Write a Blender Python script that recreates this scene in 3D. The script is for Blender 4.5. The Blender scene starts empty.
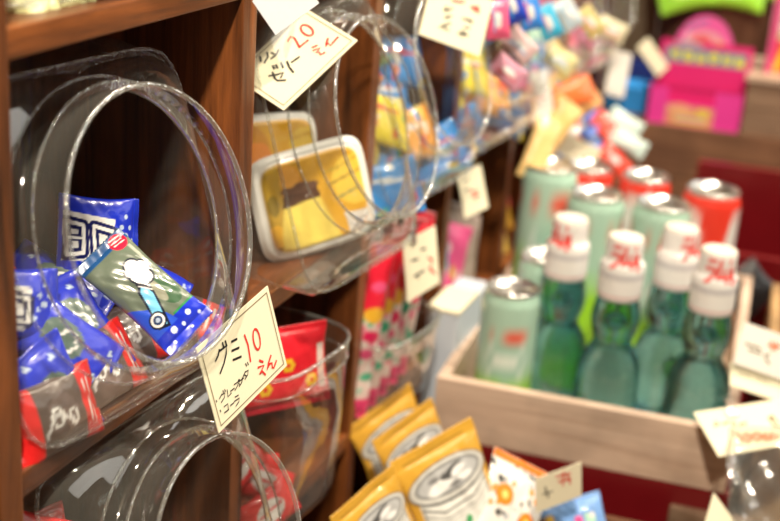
import bpy, bmesh, math, random
import numpy as np
from mathutils import Vector, Matrix
PI = math.pi
C = bpy.context.scene.collection
rnd = random.Random(7)

# ------------------------------------------------------------------ camera
RIGHT = np.array([0.36257, -0.929496, 0.067675]); DOWN = np.array([-0.299086, -0.184825, -0.936155]); FWD = np.array([0.882661, 0.319181, -0.345012])
CAM = np.array([0.0, -0.35, 1.3]); FPX = 1300.0
def at(px, py, X=None, Y=None, Z=None):
    """point of the plane X=, Y= or Z= seen at a pixel of the 780x521 photograph (a surveying aid)"""
    r = RIGHT*(px-390)/FPX + DOWN*(py-260.5)/FPX + FWD
    t = (X-CAM[0])/r[0] if X is not None else (Y-CAM[1])/r[1] if Y is not None else (Z-CAM[2])/r[2]
    return CAM + r*t

# ------------------------------------------------------------------ objects
def tag(o, label=None, cat=None, group=None, kind=None):
    if label: o['label'] = label
    if cat: o['category'] = cat
    if group: o['group'] = group
    if kind: o['kind'] = kind
    return o
def empty(name, loc=(0,0,0), label=None, cat=None, group=None):
    o = bpy.data.objects.new(name, None); C.objects.link(o); o.location = loc; o.empty_display_size = .02
    return tag(o, label, cat, group)
def link(name, me, mat, parent=None, smooth=False):
    o = bpy.data.objects.new(name, me); C.objects.link(o)
    if mat is not None: me.materials.append(mat)
    if smooth:
        for p in me.polygons: p.use_smooth = True
    if parent: o.parent = parent
    return o
def mesh(name, vs, fs, mat, parent=None, smooth=False, cols=None):
    me = bpy.data.meshes.new(name); me.from_pydata([tuple(map(float, v)) for v in vs], [], [tuple(map(int, f)) for f in fs]); me.update()
    if cols is not None:
        a = me.color_attributes.new('design', 'FLOAT_COLOR', 'POINT')
        cc = np.ones((len(vs), 4), dtype=np.float32); cc[:, :3] = cols
        a.data.foreach_set('color', cc.ravel())
    return link(name, me, mat, parent, smooth)
def frame(loc, ex, ez):
    ex = Vector(ex).normalized(); ez = Vector(ez); ez = (ez - ex*ez.dot(ex)).normalized(); ey = ez.cross(ex)
    M = Matrix(((ex.x, ey.x, ez.x), (ex.y, ey.y, ez.y), (ex.z, ey.z, ez.z))).to_4x4(); M.translation = Vector(loc); return M
def frame_n(loc, n, ang):
    """front normal n, ang = direction of the local x axis as it runs in the view (degrees, clockwise from right)"""
    a = math.radians(ang); n = np.array(n, float); n /= np.linalg.norm(n)
    d = RIGHT*math.cos(a) + DOWN*math.sin(a); d = d - FWD*(d@n)/(FWD@n)
    ex = Vector(d).normalized(); nn = Vector(n); ez = nn.cross(ex)
    return frame(loc, ex, ez)

class MB:
    def __init__(s): s.bm = bmesh.new()
    def box(s, lo, hi, bev=0.0, M=None):
        x0,y0,z0 = lo; x1,y1,z1 = hi
        v = [s.bm.verts.new(p) for p in ((x0,y0,z0),(x1,y0,z0),(x1,y1,z0),(x0,y1,z0),(x0,y0,z1),(x1,y0,z1),(x1,y1,z1),(x0,y1,z1))]
        fs = [s.bm.faces.new([v[i] for i in q]) for q in ((0,3,2,1),(4,5,6,7),(0,1,5,4),(1,2,6,5),(2,3,7,6),(3,0,4,7))]
        if bev:
            es = list({e for f in fs for e in f.edges})
            r = bmesh.ops.bevel(s.bm, geom=es, offset=bev, segments=2, profile=.7, affect='EDGES')
            v = list({x for f in r['faces'] for x in f.verts} | set(x for x in v if x.is_valid))
        if M is not None:
            bmesh.ops.transform(s.bm, matrix=M, verts=[x for x in v if x.is_valid])
        return s
    def lathe(s, prof, n=40, M=None, cap=True):
        rings = []
        for r, z in prof:
            rings.append([s.bm.verts.new((r*math.cos(2*PI*k/n), r*math.sin(2*PI*k/n), z)) for k in range(n)])
        for a, b in zip(rings, rings[1:]):
            for k in range(n): s.bm.faces.new((a[k], a[(k+1)%n], b[(k+1)%n], b[k]))
        if cap:
            s.bm.faces.new(rings[0][::-1]); s.bm.faces.new(rings[-1])
        if M is not None: bmesh.ops.transform(s.bm, matrix=M, verts=[v for r in rings for v in r])
        return s
    def tube(s, pts, r, n=8, closed=False):
        pts = [Vector(p) for p in pts]; rings = []; m = len(pts)
        for i, p in enumerate(pts):
            if closed: t = pts[(i+1)%m]-pts[i-1]
            else: t = pts[min(i+1, m-1)]-pts[max(i-1, 0)]
            t.normalize(); u = t.orthogonal().normalized() if i == 0 else (u - t*u.dot(t)).normalized(); w = t.cross(u)
            rings.append([s.bm.verts.new(p + (u*math.cos(2*PI*k/n)+w*math.sin(2*PI*k/n))*r) for k in range(n)])
        rr = list(zip(rings, rings[1:])) + ([(rings[-1], rings[0])] if closed else [])
        for a, b in rr:
            for k in range(n): s.bm.faces.new((a[k], a[(k+1)%n], b[(k+1)%n], b[k]))
        if not closed: s.bm.faces.new(rings[0][::-1]); s.bm.faces.new(rings[-1])
        return s
    def build(s, name, mat, parent=None, smooth=False):
        me = bpy.data.meshes.new(name); s.bm.normal_update(); s.bm.to_mesh(me); s.bm.free()
        o = link(name, me, mat, parent, smooth)
        if smooth == 'auto': me.set_sharp_from_angle(angle=math.radians(35))
        return o

# ------------------------------------------------------------------ materials
def newmat(name):
    m = bpy.data.materials.new(name); m.use_nodes = True; nt = m.node_tree; nt.nodes.clear()
    out = nt.nodes.new('ShaderNodeOutputMaterial'); return m, nt, out
def L(nt, a, b): nt.links.new(a, b)
def pbsdf(nt, col=(.8,.8,.8), rough=.5, spec=.5, coat=0, trans=0, metal=0, ior=1.45):
    b = nt.nodes.new('ShaderNodeBsdfPrincipled')
    b.inputs['Base Color'].default_value = (*col, 1); b.inputs['Roughness'].default_value = rough
    b.inputs['Specular IOR Level'].default_value = spec; b.inputs['Coat Weight'].default_value = coat
    b.inputs['Transmission Weight'].default_value = trans; b.inputs['Metallic'].default_value = metal; b.inputs['IOR'].default_value = ior
    return b
def plain(name, col, rough=.5, spec=.5, coat=0, metal=0, noise=0.0, nscale=40, bump=0.0):
    m, nt, out = newmat(name); b = pbsdf(nt, col, rough, spec, coat, 0, metal)
    tc = nt.nodes.new('ShaderNodeTexCoord'); nz = nt.nodes.new('ShaderNodeTexNoise'); nz.inputs['Scale'].default_value = nscale; nz.inputs['Detail'].default_value = 4
    L(nt, tc.outputs['Object'], nz.inputs['Vector'])
    mx = nt.nodes.new('ShaderNodeMixRGB'); mx.blend_type = 'MULTIPLY'; mx.inputs[0].default_value = noise
    mx.inputs[1].default_value = (*col, 1); L(nt, nz.outputs['Fac'], mx.inputs[2]); L(nt, mx.outputs[0], b.inputs['Base Color'])
    if bump:
        bp = nt.nodes.new('ShaderNodeBump'); bp.inputs['Strength'].default_value = bump; bp.inputs['Distance'].default_value = .002
        L(nt, nz.outputs['Fac'], bp.inputs['Height']); L(nt, bp.outputs[0], b.inputs['Normal'])
    L(nt, b.outputs[0], out.inputs[0]); return m
def painted(name, rough=.35, spec=.5, coat=0.0, noise=.0, bump=0.0, metal=0.0):
    m, nt, out = newmat(name); b = pbsdf(nt, (1,1,1), rough, spec, coat, 0, metal)
    at_ = nt.nodes.new('ShaderNodeAttribute'); at_.attribute_name = 'design'
    L(nt, at_.outputs['Color'], b.inputs['Base Color'])
    if bump:
        tc = nt.nodes.new('ShaderNodeTexCoord'); nz = nt.nodes.new('ShaderNodeTexNoise'); nz.inputs['Scale'].default_value = 90
        L(nt, tc.outputs['Object'], nz.inputs['Vector'])
        bp = nt.nodes.new('ShaderNodeBump'); bp.inputs['Strength'].default_value = bump; bp.inputs['Distance'].default_value = .003
        L(nt, nz.outputs['Fac'], bp.inputs['Height']); L(nt, bp.outputs[0], b.inputs['Normal'])
    L(nt, b.outputs[0], out.inputs[0]); return m
def wood(name, dark, light, axis='X', rough=.4, scale=1.0, groove=None, coat=.2, spec=.5):
    m, nt, out = newmat(name); b = pbsdf(nt, light, rough, spec, coat)
    b.inputs['Coat Roughness'].default_value = .25
    tc = nt.nodes.new('ShaderNodeTexCoord'); mp = nt.nodes.new('ShaderNodeMapping')
    sc = {'X': (2.5, 40, 40), 'Y': (40, 2.5, 40), 'Z': (40, 40, 2.5)}[axis]
    mp.inputs['Scale'].default_value = [v*scale for v in sc]; L(nt, tc.outputs['Object'], mp.inputs['Vector'])
    n1 = nt.nodes.new('ShaderNodeTexNoise'); n1.inputs['Scale'].default_value = 1.6; n1.inputs['Detail'].default_value = 7; n1.inputs['Roughness'].default_value = .65; n1.inputs['Distortion'].default_value = .6
    L(nt, mp.outputs[0], n1.inputs['Vector'])
    n2 = nt.nodes.new('ShaderNodeTexNoise'); n2.inputs['Scale'].default_value = 14; n2.inputs['Detail'].default_value = 3
    L(nt, tc.outputs['Object'], n2.inputs['Vector'])
    cr = nt.nodes.new('ShaderNodeValToRGB'); cr.color_ramp.elements[0].position = .32; cr.color_ramp.elements[0].color = (*dark, 1)
    cr.color_ramp.elements[1].position = .68; cr.color_ramp.elements[1].color = (*light, 1); L(nt, n1.outputs['Fac'], cr.inputs[0])
    mx = nt.nodes.new('ShaderNodeMixRGB'); mx.blend_type = 'MULTIPLY'; mx.inputs[0].default_value = .55
    cr2 = nt.nodes.new('ShaderNodeValToRGB'); cr2.color_ramp.elements[0].position = .35; cr2.color_ramp.elements[0].color = (.45,.45,.45,1); cr2.color_ramp.elements[1].position = .6
    L(nt, n2.outputs['Fac'], cr2.inputs[0]); L(nt, cr.outputs[0], mx.inputs[1]); L(nt, cr2.outputs[0], mx.inputs[2]); L(nt, mx.outputs[0], b.inputs['Base Color'])
    bp = nt.nodes.new('ShaderNodeBump'); bp.inputs['Strength'].default_value = .5; bp.inputs['Distance'].default_value = .002
    L(nt, n1.outputs['Fac'], bp.inputs['Height']); L(nt, bp.outputs[0], b.inputs['Normal'])
    L(nt, b.outputs[0], out.inputs[0]); return m
def thin_plastic(name, tint=(.97,.98,.97), base=.05, edge=.75, milky=.02, rough=.06, power=3.0, bump=.15, bscale=25, milkcol=(.9,.92,.9)):
    m, nt, out = newmat(name)
    tr = nt.nodes.new('ShaderNodeBsdfTransparent'); tr.inputs[0].default_value = (*tint, 1)
    gl = nt.nodes.new('ShaderNodeBsdfGlossy'); gl.inputs['Roughness'].default_value = rough; gl.inputs['Color'].default_value = (1,1,1,1)
    df = nt.nodes.new('ShaderNodeBsdfDiffuse'); df.inputs[0].default_value = (*milkcol, 1)
    lw = nt.nodes.new('ShaderNodeLayerWeight'); lw.inputs[0].default_value = .5
    pw = nt.nodes.new('ShaderNodeMath'); pw.operation = 'POWER'; pw.inputs[1].default_value = power; L(nt, lw.outputs['Facing'], pw.inputs[0])
    ml = nt.nodes.new('ShaderNodeMath'); ml.operation = 'MULTIPLY_ADD'; ml.inputs[1].default_value = edge; ml.inputs[2].default_value = base; ml.use_clamp = True; L(nt, pw.outputs[0], ml.inputs[0])
    m1 = nt.nodes.new('ShaderNodeMixShader'); L(nt, ml.outputs[0], m1.inputs[0]); L(nt, tr.outputs[0], m1.inputs[1]); L(nt, gl.outputs[0], m1.inputs[2])
    m2 = nt.nodes.new('ShaderNodeMixShader'); m2.inputs[0].default_value = milky; L(nt, m1.outputs[0], m2.inputs[1]); L(nt, df.outputs[0], m2.inputs[2])
    if bump:
        tc = nt.nodes.new('ShaderNodeTexCoord'); nz = nt.nodes.new('ShaderNodeTexNoise'); nz.inputs['Scale'].default_value = bscale; nz.inputs['Detail'].default_value = 2
        L(nt, tc.outputs['Object'], nz.inputs['Vector']); bp = nt.nodes.new('ShaderNodeBump'); bp.inputs['Strength'].default_value = bump; bp.inputs['Distance'].default_value = .004
        L(nt, nz.outputs['Fac'], bp.inputs['Height']); L(nt, bp.outputs[0], gl.inputs['Normal'])
    L(nt, m2.outputs[0], out.inputs[0]); return m
def glassmat(name, col, rough=.02):
    m, nt, out = newmat(name)
    g = nt.nodes.new('ShaderNodeBsdfGlass'); g.inputs['Color'].default_value = (*col, 1); g.inputs['Roughness'].default_value = rough; g.inputs['IOR'].default_value = 1.45
    t = nt.nodes.new('ShaderNodeBsdfTransparent'); t.inputs[0].default_value = (*col, 1)
    mx = nt.nodes.new('ShaderNodeMixShader'); mx.inputs[0].default_value = .12
    L(nt, g.outputs[0], mx.inputs[1]); L(nt, t.outputs[0], mx.inputs[2])
    gs = nt.nodes.new('ShaderNodeBsdfGlossy'); gs.inputs['Roughness'].default_value = .1; m3 = nt.nodes.new('ShaderNodeMixShader'); m3.inputs[0].default_value = .10
    L(nt, mx.outputs[0], m3.inputs[1]); L(nt, gs.outputs[0], m3.inputs[2]); L(nt, m3.outputs[0], out.inputs[0]); return m

M = {}
DK, LT = (.030,.010,.005), (.34,.104,.024)
M['shelf_x'] = wood('stained wood along x', DK, LT, 'X')
M['shelf_z'] = wood('stained wood upright', DK, LT, 'Z')
M['shelf_back'] = wood('shade toned beadboard', (.012,.006,.004), (.040,.018,.011), 'Z', rough=.55, coat=0)  # near black: the shade inside the cubbies is put into this wood colour
M['pale_wood'] = wood('bare crate wood', (.54,.38,.28), (.76,.59,.46), 'Y', rough=.6, coat=0)
M['tan_wood'] = wood('tan wood', (.38,.22,.09), (.62,.40,.19), 'Z', rough=.55, coat=0)
M['brown_wood'] = wood('brown plank', (.17,.075,.04), (.30,.15,.08), 'Y', rough=.55, coat=0)
M['grey_wood'] = wood('grey brown plank', (.22,.13,.08), (.36,.24,.16), 'Y', rough=.6, coat=0)
M['table'] = wood('table wood', (.12,.06,.03), (.25,.14,.07), 'Y')
M['red_lacquer'] = plain('red lacquer', (.19,.006,.010), .3, coat=.3, noise=.3)
M['plastic'] = thin_plastic('clear jar plastic', milky=.05, base=.07, power=2.0, bump=.45, bscale=18, milkcol=(.75,.74,.66))
M['rim'] = thin_plastic('thick clear rim', tint=(.92,.94,.92), base=.12, edge=.8, milky=.07, power=1.6, rough=.1, bump=.6, bscale=120)
M['seam'] = thin_plastic('clear ridge', tint=(.93,.95,.93), base=.08, edge=.7, milky=.03, power=1.8, rough=.08, bump=1.2, bscale=220)
M['bin'] = thin_plastic('clear bin plastic', milky=.03, base=.05)
M['bag'] = thin_plastic('crinkled clear bag', milky=.06, base=.10, edge=.8, rough=.12, bump=1.0, bscale=60)
M['film'] = thin_plastic('soft film', milky=.12, base=.08, edge=.6, rough=.2, bump=.8, bscale=50)
M['glass'] = glassmat('teal bottle glass', (.44,.72,.76), .04)
M['marble'] = glassmat('marble glass', (.75,.9,.9))
M['foil'] = painted('printed film', rough=.28, coat=.5, bump=.25)
M['print'] = painted('printed card', rough=.55)
M['canpaint'] = painted('printed can', rough=.25, coat=.4, metal=.0)
M['cap'] = painted('printed sleeve', rough=.4, bump=.2)
M['silver'] = plain('aluminium', (.80,.80,.78), .28, metal=1.0)
M['paper'] = plain('cream card', (.86,.81,.60), .8, spec=.2, noise=.06, nscale=300)
M['paper_white'] = plain('white card', (.84,.82,.76), .8, spec=.2, noise=.06, nscale=300)
M['paper_pale'] = plain('pale card', (.78,.80,.86), .8, spec=.2, noise=.06, nscale=300)
M['ink'] = plain('black ink', (.012,.012,.014), .6)
M['red_ink'] = plain('red ink', (.72,.025,.02), .6)
M['line'] = plain('thin brown line', (.16,.12,.05), .8)
M['green_ink'] = plain('green ink', (.05,.16,.12), .7)
M['orange_ink'] = plain('orange ink', (.85,.20,.08), .7)
M['white_frame'] = plain('white tray edge', (.82,.83,.80), .35, noise=.05)
M['steel'] = plain('clip steel', (.6,.6,.58), .25, metal=1.0)
M['white_box'] = plain('white plastic', (.62,.70,.80), .4, noise=.05)
M['wall'] = plain('wall paint', (.20,.14,.09), .9, noise=.2, nscale=6)
M['ceiling'] = plain('ceiling paint', (.30,.26,.20), .9, noise=.1, nscale=5)
M['floor'] = wood('floor boards', (.13,.08,.05), (.24,.16,.10), 'X', scale=.4)
M['rattan'] = plain('dark basket', (.20,.09,.045), .7, noise=.7, nscale=120, bump=.6)

# ------------------------------------------------------------------ painted surfaces
class Paint:
    def __init__(s, u, v, bg, asp=1.0):
        s.u, s.v = u*asp, v; s.asp = asp; s.c = np.tile(np.array(bg, float), (len(u), 1)); s.soft = .006
    def put(s, d, col):                     # d < 0 inside
        a = np.clip(.5 - d/s.soft, 0, 1)[:, None]; s.c = s.c*(1-a) + np.array(col, float)*a; return s
    def ell(s, cx, cy, rx, ry, col, ang=0):
        a = math.radians(ang); x = s.u-cx*s.asp; y = s.v-cy; X = x*math.cos(a)+y*math.sin(a); Y = -x*math.sin(a)+y*math.cos(a)
        return s.put((np.sqrt((X/rx)**2+(Y/ry)**2)-1)*min(rx, ry), col)
    def ring(s, cx, cy, r, w, col):
        d = np.abs(np.hypot(s.u-cx*s.asp, s.v-cy)-r)-w/2; return s.put(d, col)
    def rect(s, x0, y0, x1, y1, col):
        d = np.maximum(np.maximum(x0*s.asp-s.u, s.u-x1*s.asp), np.maximum(y0-s.v, s.v-y1)); return s.put(d, col)
    def line(s, pts, w, col):
        D = np.full(len(s.u), 9.)
        for (ax, ay), (bx, by) in zip(pts, pts[1:]):
            ax *= s.asp; bx *= s.asp; dx, dy = bx-ax, by-ay; q = dx*dx+dy*dy+1e-12
            t = np.clip(((s.u-ax)*dx+(s.v-ay)*dy)/q, 0, 1); D = np.minimum(D, np.hypot(s.u-ax-t*dx, s.v-ay-t*dy))
        return s.put(D-w/2, col)
    def poly(s, pts, col):
        P = [(x*s.asp, y) for x, y in pts]; D = np.full(len(s.u), -9.)   # convex, counter-clockwise
        for (ax, ay), (bx, by) in zip(P, P[1:]+P[:1]):
            l = math.hypot(bx-ax, by-ay); D = np.maximum(D, ((s.u-ax)*(by-ay)-(s.v-ay)*(bx-ax))/l)
        return s.put(D, col)
def waves(rs, n, fmax):
    return [(rs.uniform(-fmax, fmax), rs.uniform(-fmax, fmax), rs.uniform(0, 6.28), rs.uniform(.4, 1)) for _ in range(n)]
def packet(name, w, h, t, design, seed=0, nu=40, nv=30, crimp='x', mat='foil', parent=None, wrinkle=.16, pad=.07):
    """a filled film packet: local x width, z height, front towards -y, with serrated crimped ends"""
    rs = random.Random(seed); wv = waves(rs, 7, 16)
    us = np.linspace(0, 1, nu); vs = np.linspace(0, 1, nv); U, V = np.meshgrid(us, vs, indexing='ij'); u = U.ravel(); v = V.ravel()
    def prof(a, p): return np.clip(1-np.abs(2*a-1)**p, 0, 1)**.55
    if crimp == 'x': au = np.clip((u-pad)/(1-2*pad), 0, 1); pr_ = prof(au, 2.4)*prof(v, 2.6)
    else: av = np.clip((v-pad)/(1-2*pad), 0, 1); pr_ = prof(av, 2.4)*prof(u, 2.6)
    wr = sum(a*np.sin(fx*u+fy*v+ph) for fx, fy, ph, a in wv)/4
    wr2 = sum(a*np.sin(2.7*fy*u-2.3*fx*v+ph) for fx, fy, ph, a in wv)/6
    amp = t/2*pr_*(1+wrinkle*wr+wrinkle*.7*wr2)
    X = (u-.5)*w; Z = (v-.5)*h
    if crimp == 'x':
        Z = Z*(1-.07*np.sin(PI*np.clip(au, 0, 1))); tooth = .5-np.abs((v*16) % 1-.5)
        X = X + np.where(u < .001, -1, np.where(u > .999, 1, 0))*tooth*w*.018
    else:
        X = X*(1-.07*np.sin(PI*np.clip(av, 0, 1))); tooth = .5-np.abs((u*16) % 1-.5)
        Z = Z + np.where(v < .001, -1, np.where(v > .999, 1, 0))*tooth*h*.018
    bend = t*.10*wr*(1-pr_)
    F = np.stack([X, -amp-.0003+bend, Z], 1); B = np.stack([X, amp*.9+.0003+bend, Z], 1)
    idx = lambda i, j: i*nv+j; n0 = nu*nv; fs = []
    for i in range(nu-1):
        for j in range(nv-1):
            a, b, c, d = idx(i,j), idx(i+1,j), idx(i+1,j+1), idx(i,j+1)
            fs.append((a,b,c,d)); fs.append((n0+d, n0+c, n0+b, n0+a))
    rim = [idx(i,0) for i in range(nu)]+[idx(nu-1,j) for j in range(1,nv)]+[idx(i,nv-1) for i in range(nu-2,-1,-1)]+[idx(0,j) for j in range(nv-2,0,-1)]
    for a, b in zip(rim, rim[1:]+rim[:1]): fs.append((a, n0+a, n0+b, b))
    c = design(u, v)
    return mesh(name, np.concatenate([F, B]), fs, M[mat], parent, True, np.concatenate([c, c]))
def put(o, Mx): o.matrix_world = Mx; return o

def ribbon(mb, pts, w, y=0.0, z0=0.0003):
    """flat pen stroke in the x,z plane, front at -y"""
    P = [Vector((p[0], p[1])) for p in pts]; n = len(P); L_, R_ = [], []
    for i, p in enumerate(P):
        t = (P[min(i+1,n-1)]-P[max(i-1,0)]); t = t.normalized() if t.length > 1e-9 else Vector((1,0)); s_ = Vector((-t.y, t.x))*w/2
        e = -t*w/2.2 if i == 0 else (t*w/2.2 if i == n-1 else Vector((0,0)))
        L_.append(p+s_+e); R_.append(p-s_+e)
    a = [mb.bm.verts.new((q.x, y-z0, q.y)) for q in L_]; b = [mb.bm.verts.new((q.x, y-z0, q.y)) for q in R_]
    for i in range(n-1):
        try: mb.bm.faces.new((b[i], b[i+1], a[i+1], a[i]))
        except ValueError: pass
TAGS = {}
TAGS['gummy'] = dict(c=(0.6557, -0.0222, 0.962), ex=(0.9828, -0.0779, 0.1671), ez=(-0.1485, 0.2026, 0.9679), w=0.0812, h=0.0581,
    black=[[(-0.0212, 0.0173), (-0.0233, 0.0148), (-0.0266, 0.0132)], [(-0.0215, 0.0166), (-0.0136, 0.016), (-0.0158, 0.0117), (-0.0199, 0.0076), (-0.0255, 0.004)], [(-0.0166, 0.0195), (-0.0165, 0.0165)], [(-0.0136, 0.0191), (-0.0135, 0.0161)], [(-0.0078, 0.0157), (-0.0027, 0.0146)], [(-0.0097, 0.0104), (-0.0028, 0.0086)], [(-0.0108, 0.0046), (-0.0029, 0.0024)]],
    small=[[(-0.0357, -0.0091), (-0.0355, -0.0101)], [(-0.0294, -0.0086), (-0.0323, -0.0098)], [(-0.0296, -0.0089), (-0.0261, -0.0095), (-0.0277, -0.0118), (-0.0316, -0.0129)], [(-0.0275, -0.0072), (-0.0273, -0.0084)], [(-0.0256, -0.0076), (-0.0254, -0.0088)], [(-0.0235, -0.0091), (-0.0243, -0.0134), (-0.0206, -0.013)], [(-0.0207, -0.0116), (-0.0167, -0.0119)], [(-0.0158, -0.0098), (-0.0115, -0.0104), (-0.013, -0.0123), (-0.0163, -0.0134)], [(-0.0095, -0.0107), (-0.0099, -0.0109), (-0.0106, -0.0107), (-0.0111, -0.0102), (-0.0112, -0.0097), (-0.0108, -0.0095), (-0.0101, -0.0097), (-0.0096, -0.0102), (-0.0095, -0.0107)], [(-0.0113, -0.0116), (-0.0109, -0.0133)], [(-0.0068, -0.0103), (-0.0081, -0.0126), (-0.0115, -0.0137)], [(-0.0086, -0.011), (-0.0055, -0.0113)], [(-0.0025, -0.0085), (-0.0057, -0.0101)], [(-0.0026, -0.0088), (0.0008, -0.0093), (-0.0009, -0.0116), (-0.0046, -0.0127)], [(-0.0039, -0.0101), (-0.0021, -0.0118)], [(-0.0003, -0.0041), (0.0001, -0.0058)], [(0.0018, -0.0044), (0.0021, -0.0061)], [(-0.0345, -0.0167), (-0.0343, -0.0177)], [(-0.0301, -0.0168), (-0.0262, -0.0172), (-0.0271, -0.021)], [(-0.0313, -0.0204), (-0.0268, -0.021)], [(-0.0241, -0.0196), (-0.0207, -0.0199)], [(-0.018, -0.0174), (-0.0147, -0.0181)], [(-0.0198, -0.0194), (-0.0142, -0.0204), (-0.0157, -0.0221), (-0.0192, -0.023)]],
    red=[[(0.0056, 0.0126), (0.0065, 0.0052), (0.005, -0.0052)], [(0.0195, 0.0024), (0.0187, -0.0004), (0.0174, -0.0023), (0.0158, -0.003), (0.0143, -0.0023), (0.0132, -0.0004), (0.0127, 0.0024), (0.0128, 0.0055), (0.0136, 0.0082), (0.0149, 0.0102), (0.0165, 0.0109), (0.018, 0.0102), (0.0191, 0.0083), (0.0197, 0.0055), (0.0195, 0.0024)], [(0.014, -0.0101), (0.0167, -0.0125)], [(0.0108, -0.0133), (0.0171, -0.0152), (0.0106, -0.0181), (0.0138, -0.0177), (0.016, -0.0214)], [(0.0261, -0.0136), (0.0217, -0.0167), (0.0186, -0.0196), (0.0232, -0.0176), (0.0255, -0.0185), (0.0247, -0.0214), (0.0262, -0.0224), (0.0303, -0.0198)]],
)
TAGS['jelly'] = dict(c=(0.7582, -0.0004, 1.1286), ex=(0.6918, -0.4094, 0.5948), ez=(0.3081, 0.9123, 0.2696), w=0.0689, h=0.0493,
    black=[[(-0.0127, 0.0199), (-0.0149, 0.0167)], [(-0.0076, 0.0184), (-0.0096, 0.0154), (-0.0143, 0.0139)], [(-0.0059, 0.0159), (-0.0058, 0.0138)], [(-0.0017, 0.0136), (-0.0055, 0.012), (-0.0094, 0.0125)], [(-0.0203, 0.0031), (-0.017, -0.0002), (-0.013, -0.0028), (-0.0168, -0.0042)], [(-0.0171, 0.0032), (-0.0196, -0.0012), (-0.0199, -0.0042), (-0.0167, -0.0082)], [(-0.0132, 0.0071), (-0.0142, 0.0047)], [(-0.0115, 0.0059), (-0.0125, 0.0035)], [(-0.0082, 0.0046), (-0.0101, 0.0006)], [(-0.0052, 0.0018), (-0.0076, -0.0027), (-0.009, -0.0079)], [(-0.0036, -0.0012), (0.002, -0.0022)]],
    small=[],
    red=[[(0.0075, 0.0139), (0.0112, 0.0151), (0.0118, 0.0123), (0.0099, 0.0074), (0.0078, 0.0029), (0.0078, 0.0036), (0.0154, 0.0029)], [(0.021, 0.0039), (0.0196, 0.0041), (0.0186, 0.0054), (0.0181, 0.0076), (0.0182, 0.0101), (0.0189, 0.0126), (0.0201, 0.0145), (0.0215, 0.0154), (0.0229, 0.0152), (0.0239, 0.0138), (0.0244, 0.0117), (0.0243, 0.0091), (0.0235, 0.0066), (0.0224, 0.0048), (0.021, 0.0039)], [(0.013, -0.004), (0.0156, -0.0052)], [(0.0115, -0.0064), (0.0156, -0.0085), (0.0109, -0.0094), (0.0128, -0.0102), (0.0115, -0.0127), (0.0143, -0.0138)], [(0.0241, -0.0073), (0.0206, -0.0093), (0.0184, -0.0107), (0.0218, -0.0102), (0.0206, -0.013), (0.0236, -0.0125), (0.0286, -0.0121)]],
)
TAGS['far'] = dict(c=(1.005, -0.0283, 1.1255), ex=(0.5113, -0.8031, -0.3059), ez=(0.5243, 0.0094, 0.8515), w=0.0548, h=0.0492,
    black=[[(-0.0117, 0.002), (-0.0091, 0.0019), (-0.0054, 0.0056)], [(-0.0104, 0.005), (-0.0093, 0.0014)], [(-0.0091, -0.0036), (-0.0046, -0.0009)], [(-0.0076, -0.004), (-0.0064, -0.0026)], [(-0.0115, -0.013), (-0.0037, -0.0071)], [(-0.0077, -0.0091), (-0.0081, -0.0128), (-0.0038, -0.0129)], [(0.0057, 0.0008), (0.0099, 0.0005), (0.0135, 0.0017)], [(0.0101, 0.0019), (0.0138, -0.0003)], [(0.0087, -0.0059), (0.0129, -0.0052)], [(0.0049, -0.0125), (0.0115, -0.0111)], [(0.0073, -0.0095), (0.0091, -0.0138)], [(0.0099, -0.0097), (0.0131, -0.0121)]],
    small=[],
    red=[[(-0.0061, 0.0121), (-0.001, 0.0127), (0.0028, 0.0141)], [(0.0105, 0.0125), (0.0167, 0.0148), (0.0173, 0.0106)], [(0.013, 0.0111), (0.0167, 0.0109)]],
)
TAGS['stick'] = dict(c=(0.98, -0.0243, 0.9202), ex=(0.9957, -0.0562, -0.0737), ez=(0.0831, 0.1885, 0.9785), w=0.0709, h=0.0510,
    black=[[(-0.0208, 0.0068), (-0.0081, 0.0055)], [(0.0006, 0.0118), (0.0098, 0.0105)], [(-0.018, -0.0072), (0.0027, -0.007)], [(-0.0135, -0.0072), (-0.0104, -0.0104)]],
    small=[],
    red=[[(0.014, 0.002), (0.0227, -0.0037)], [(0.0142, -0.0071), (0.0271, -0.0155)], [(0.0233, -0.0), (0.0172, -0.0116)]],
)
TAGS['mid'] = dict(c=(1.1552, -0.0120, 0.9358), ex=(0.9913, -0.1241, -0.0434), ez=(0.0796, 0.3041, 0.9493), w=0.0542, h=0.0434,
    black=[[(-0.0185, 0.0128), (-0.0057, 0.0123)], [(-0.0182, 0.0035), (-0.005, 0.0037)]],
    small=[],
    red=[[(-0.0059, 0.0001), (0.0106, -0.0017)], [(-0.0052, -0.0041), (0.0117, -0.0066)], [(0.0006, -0.0025), (0.0038, -0.01)]],
)
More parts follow.
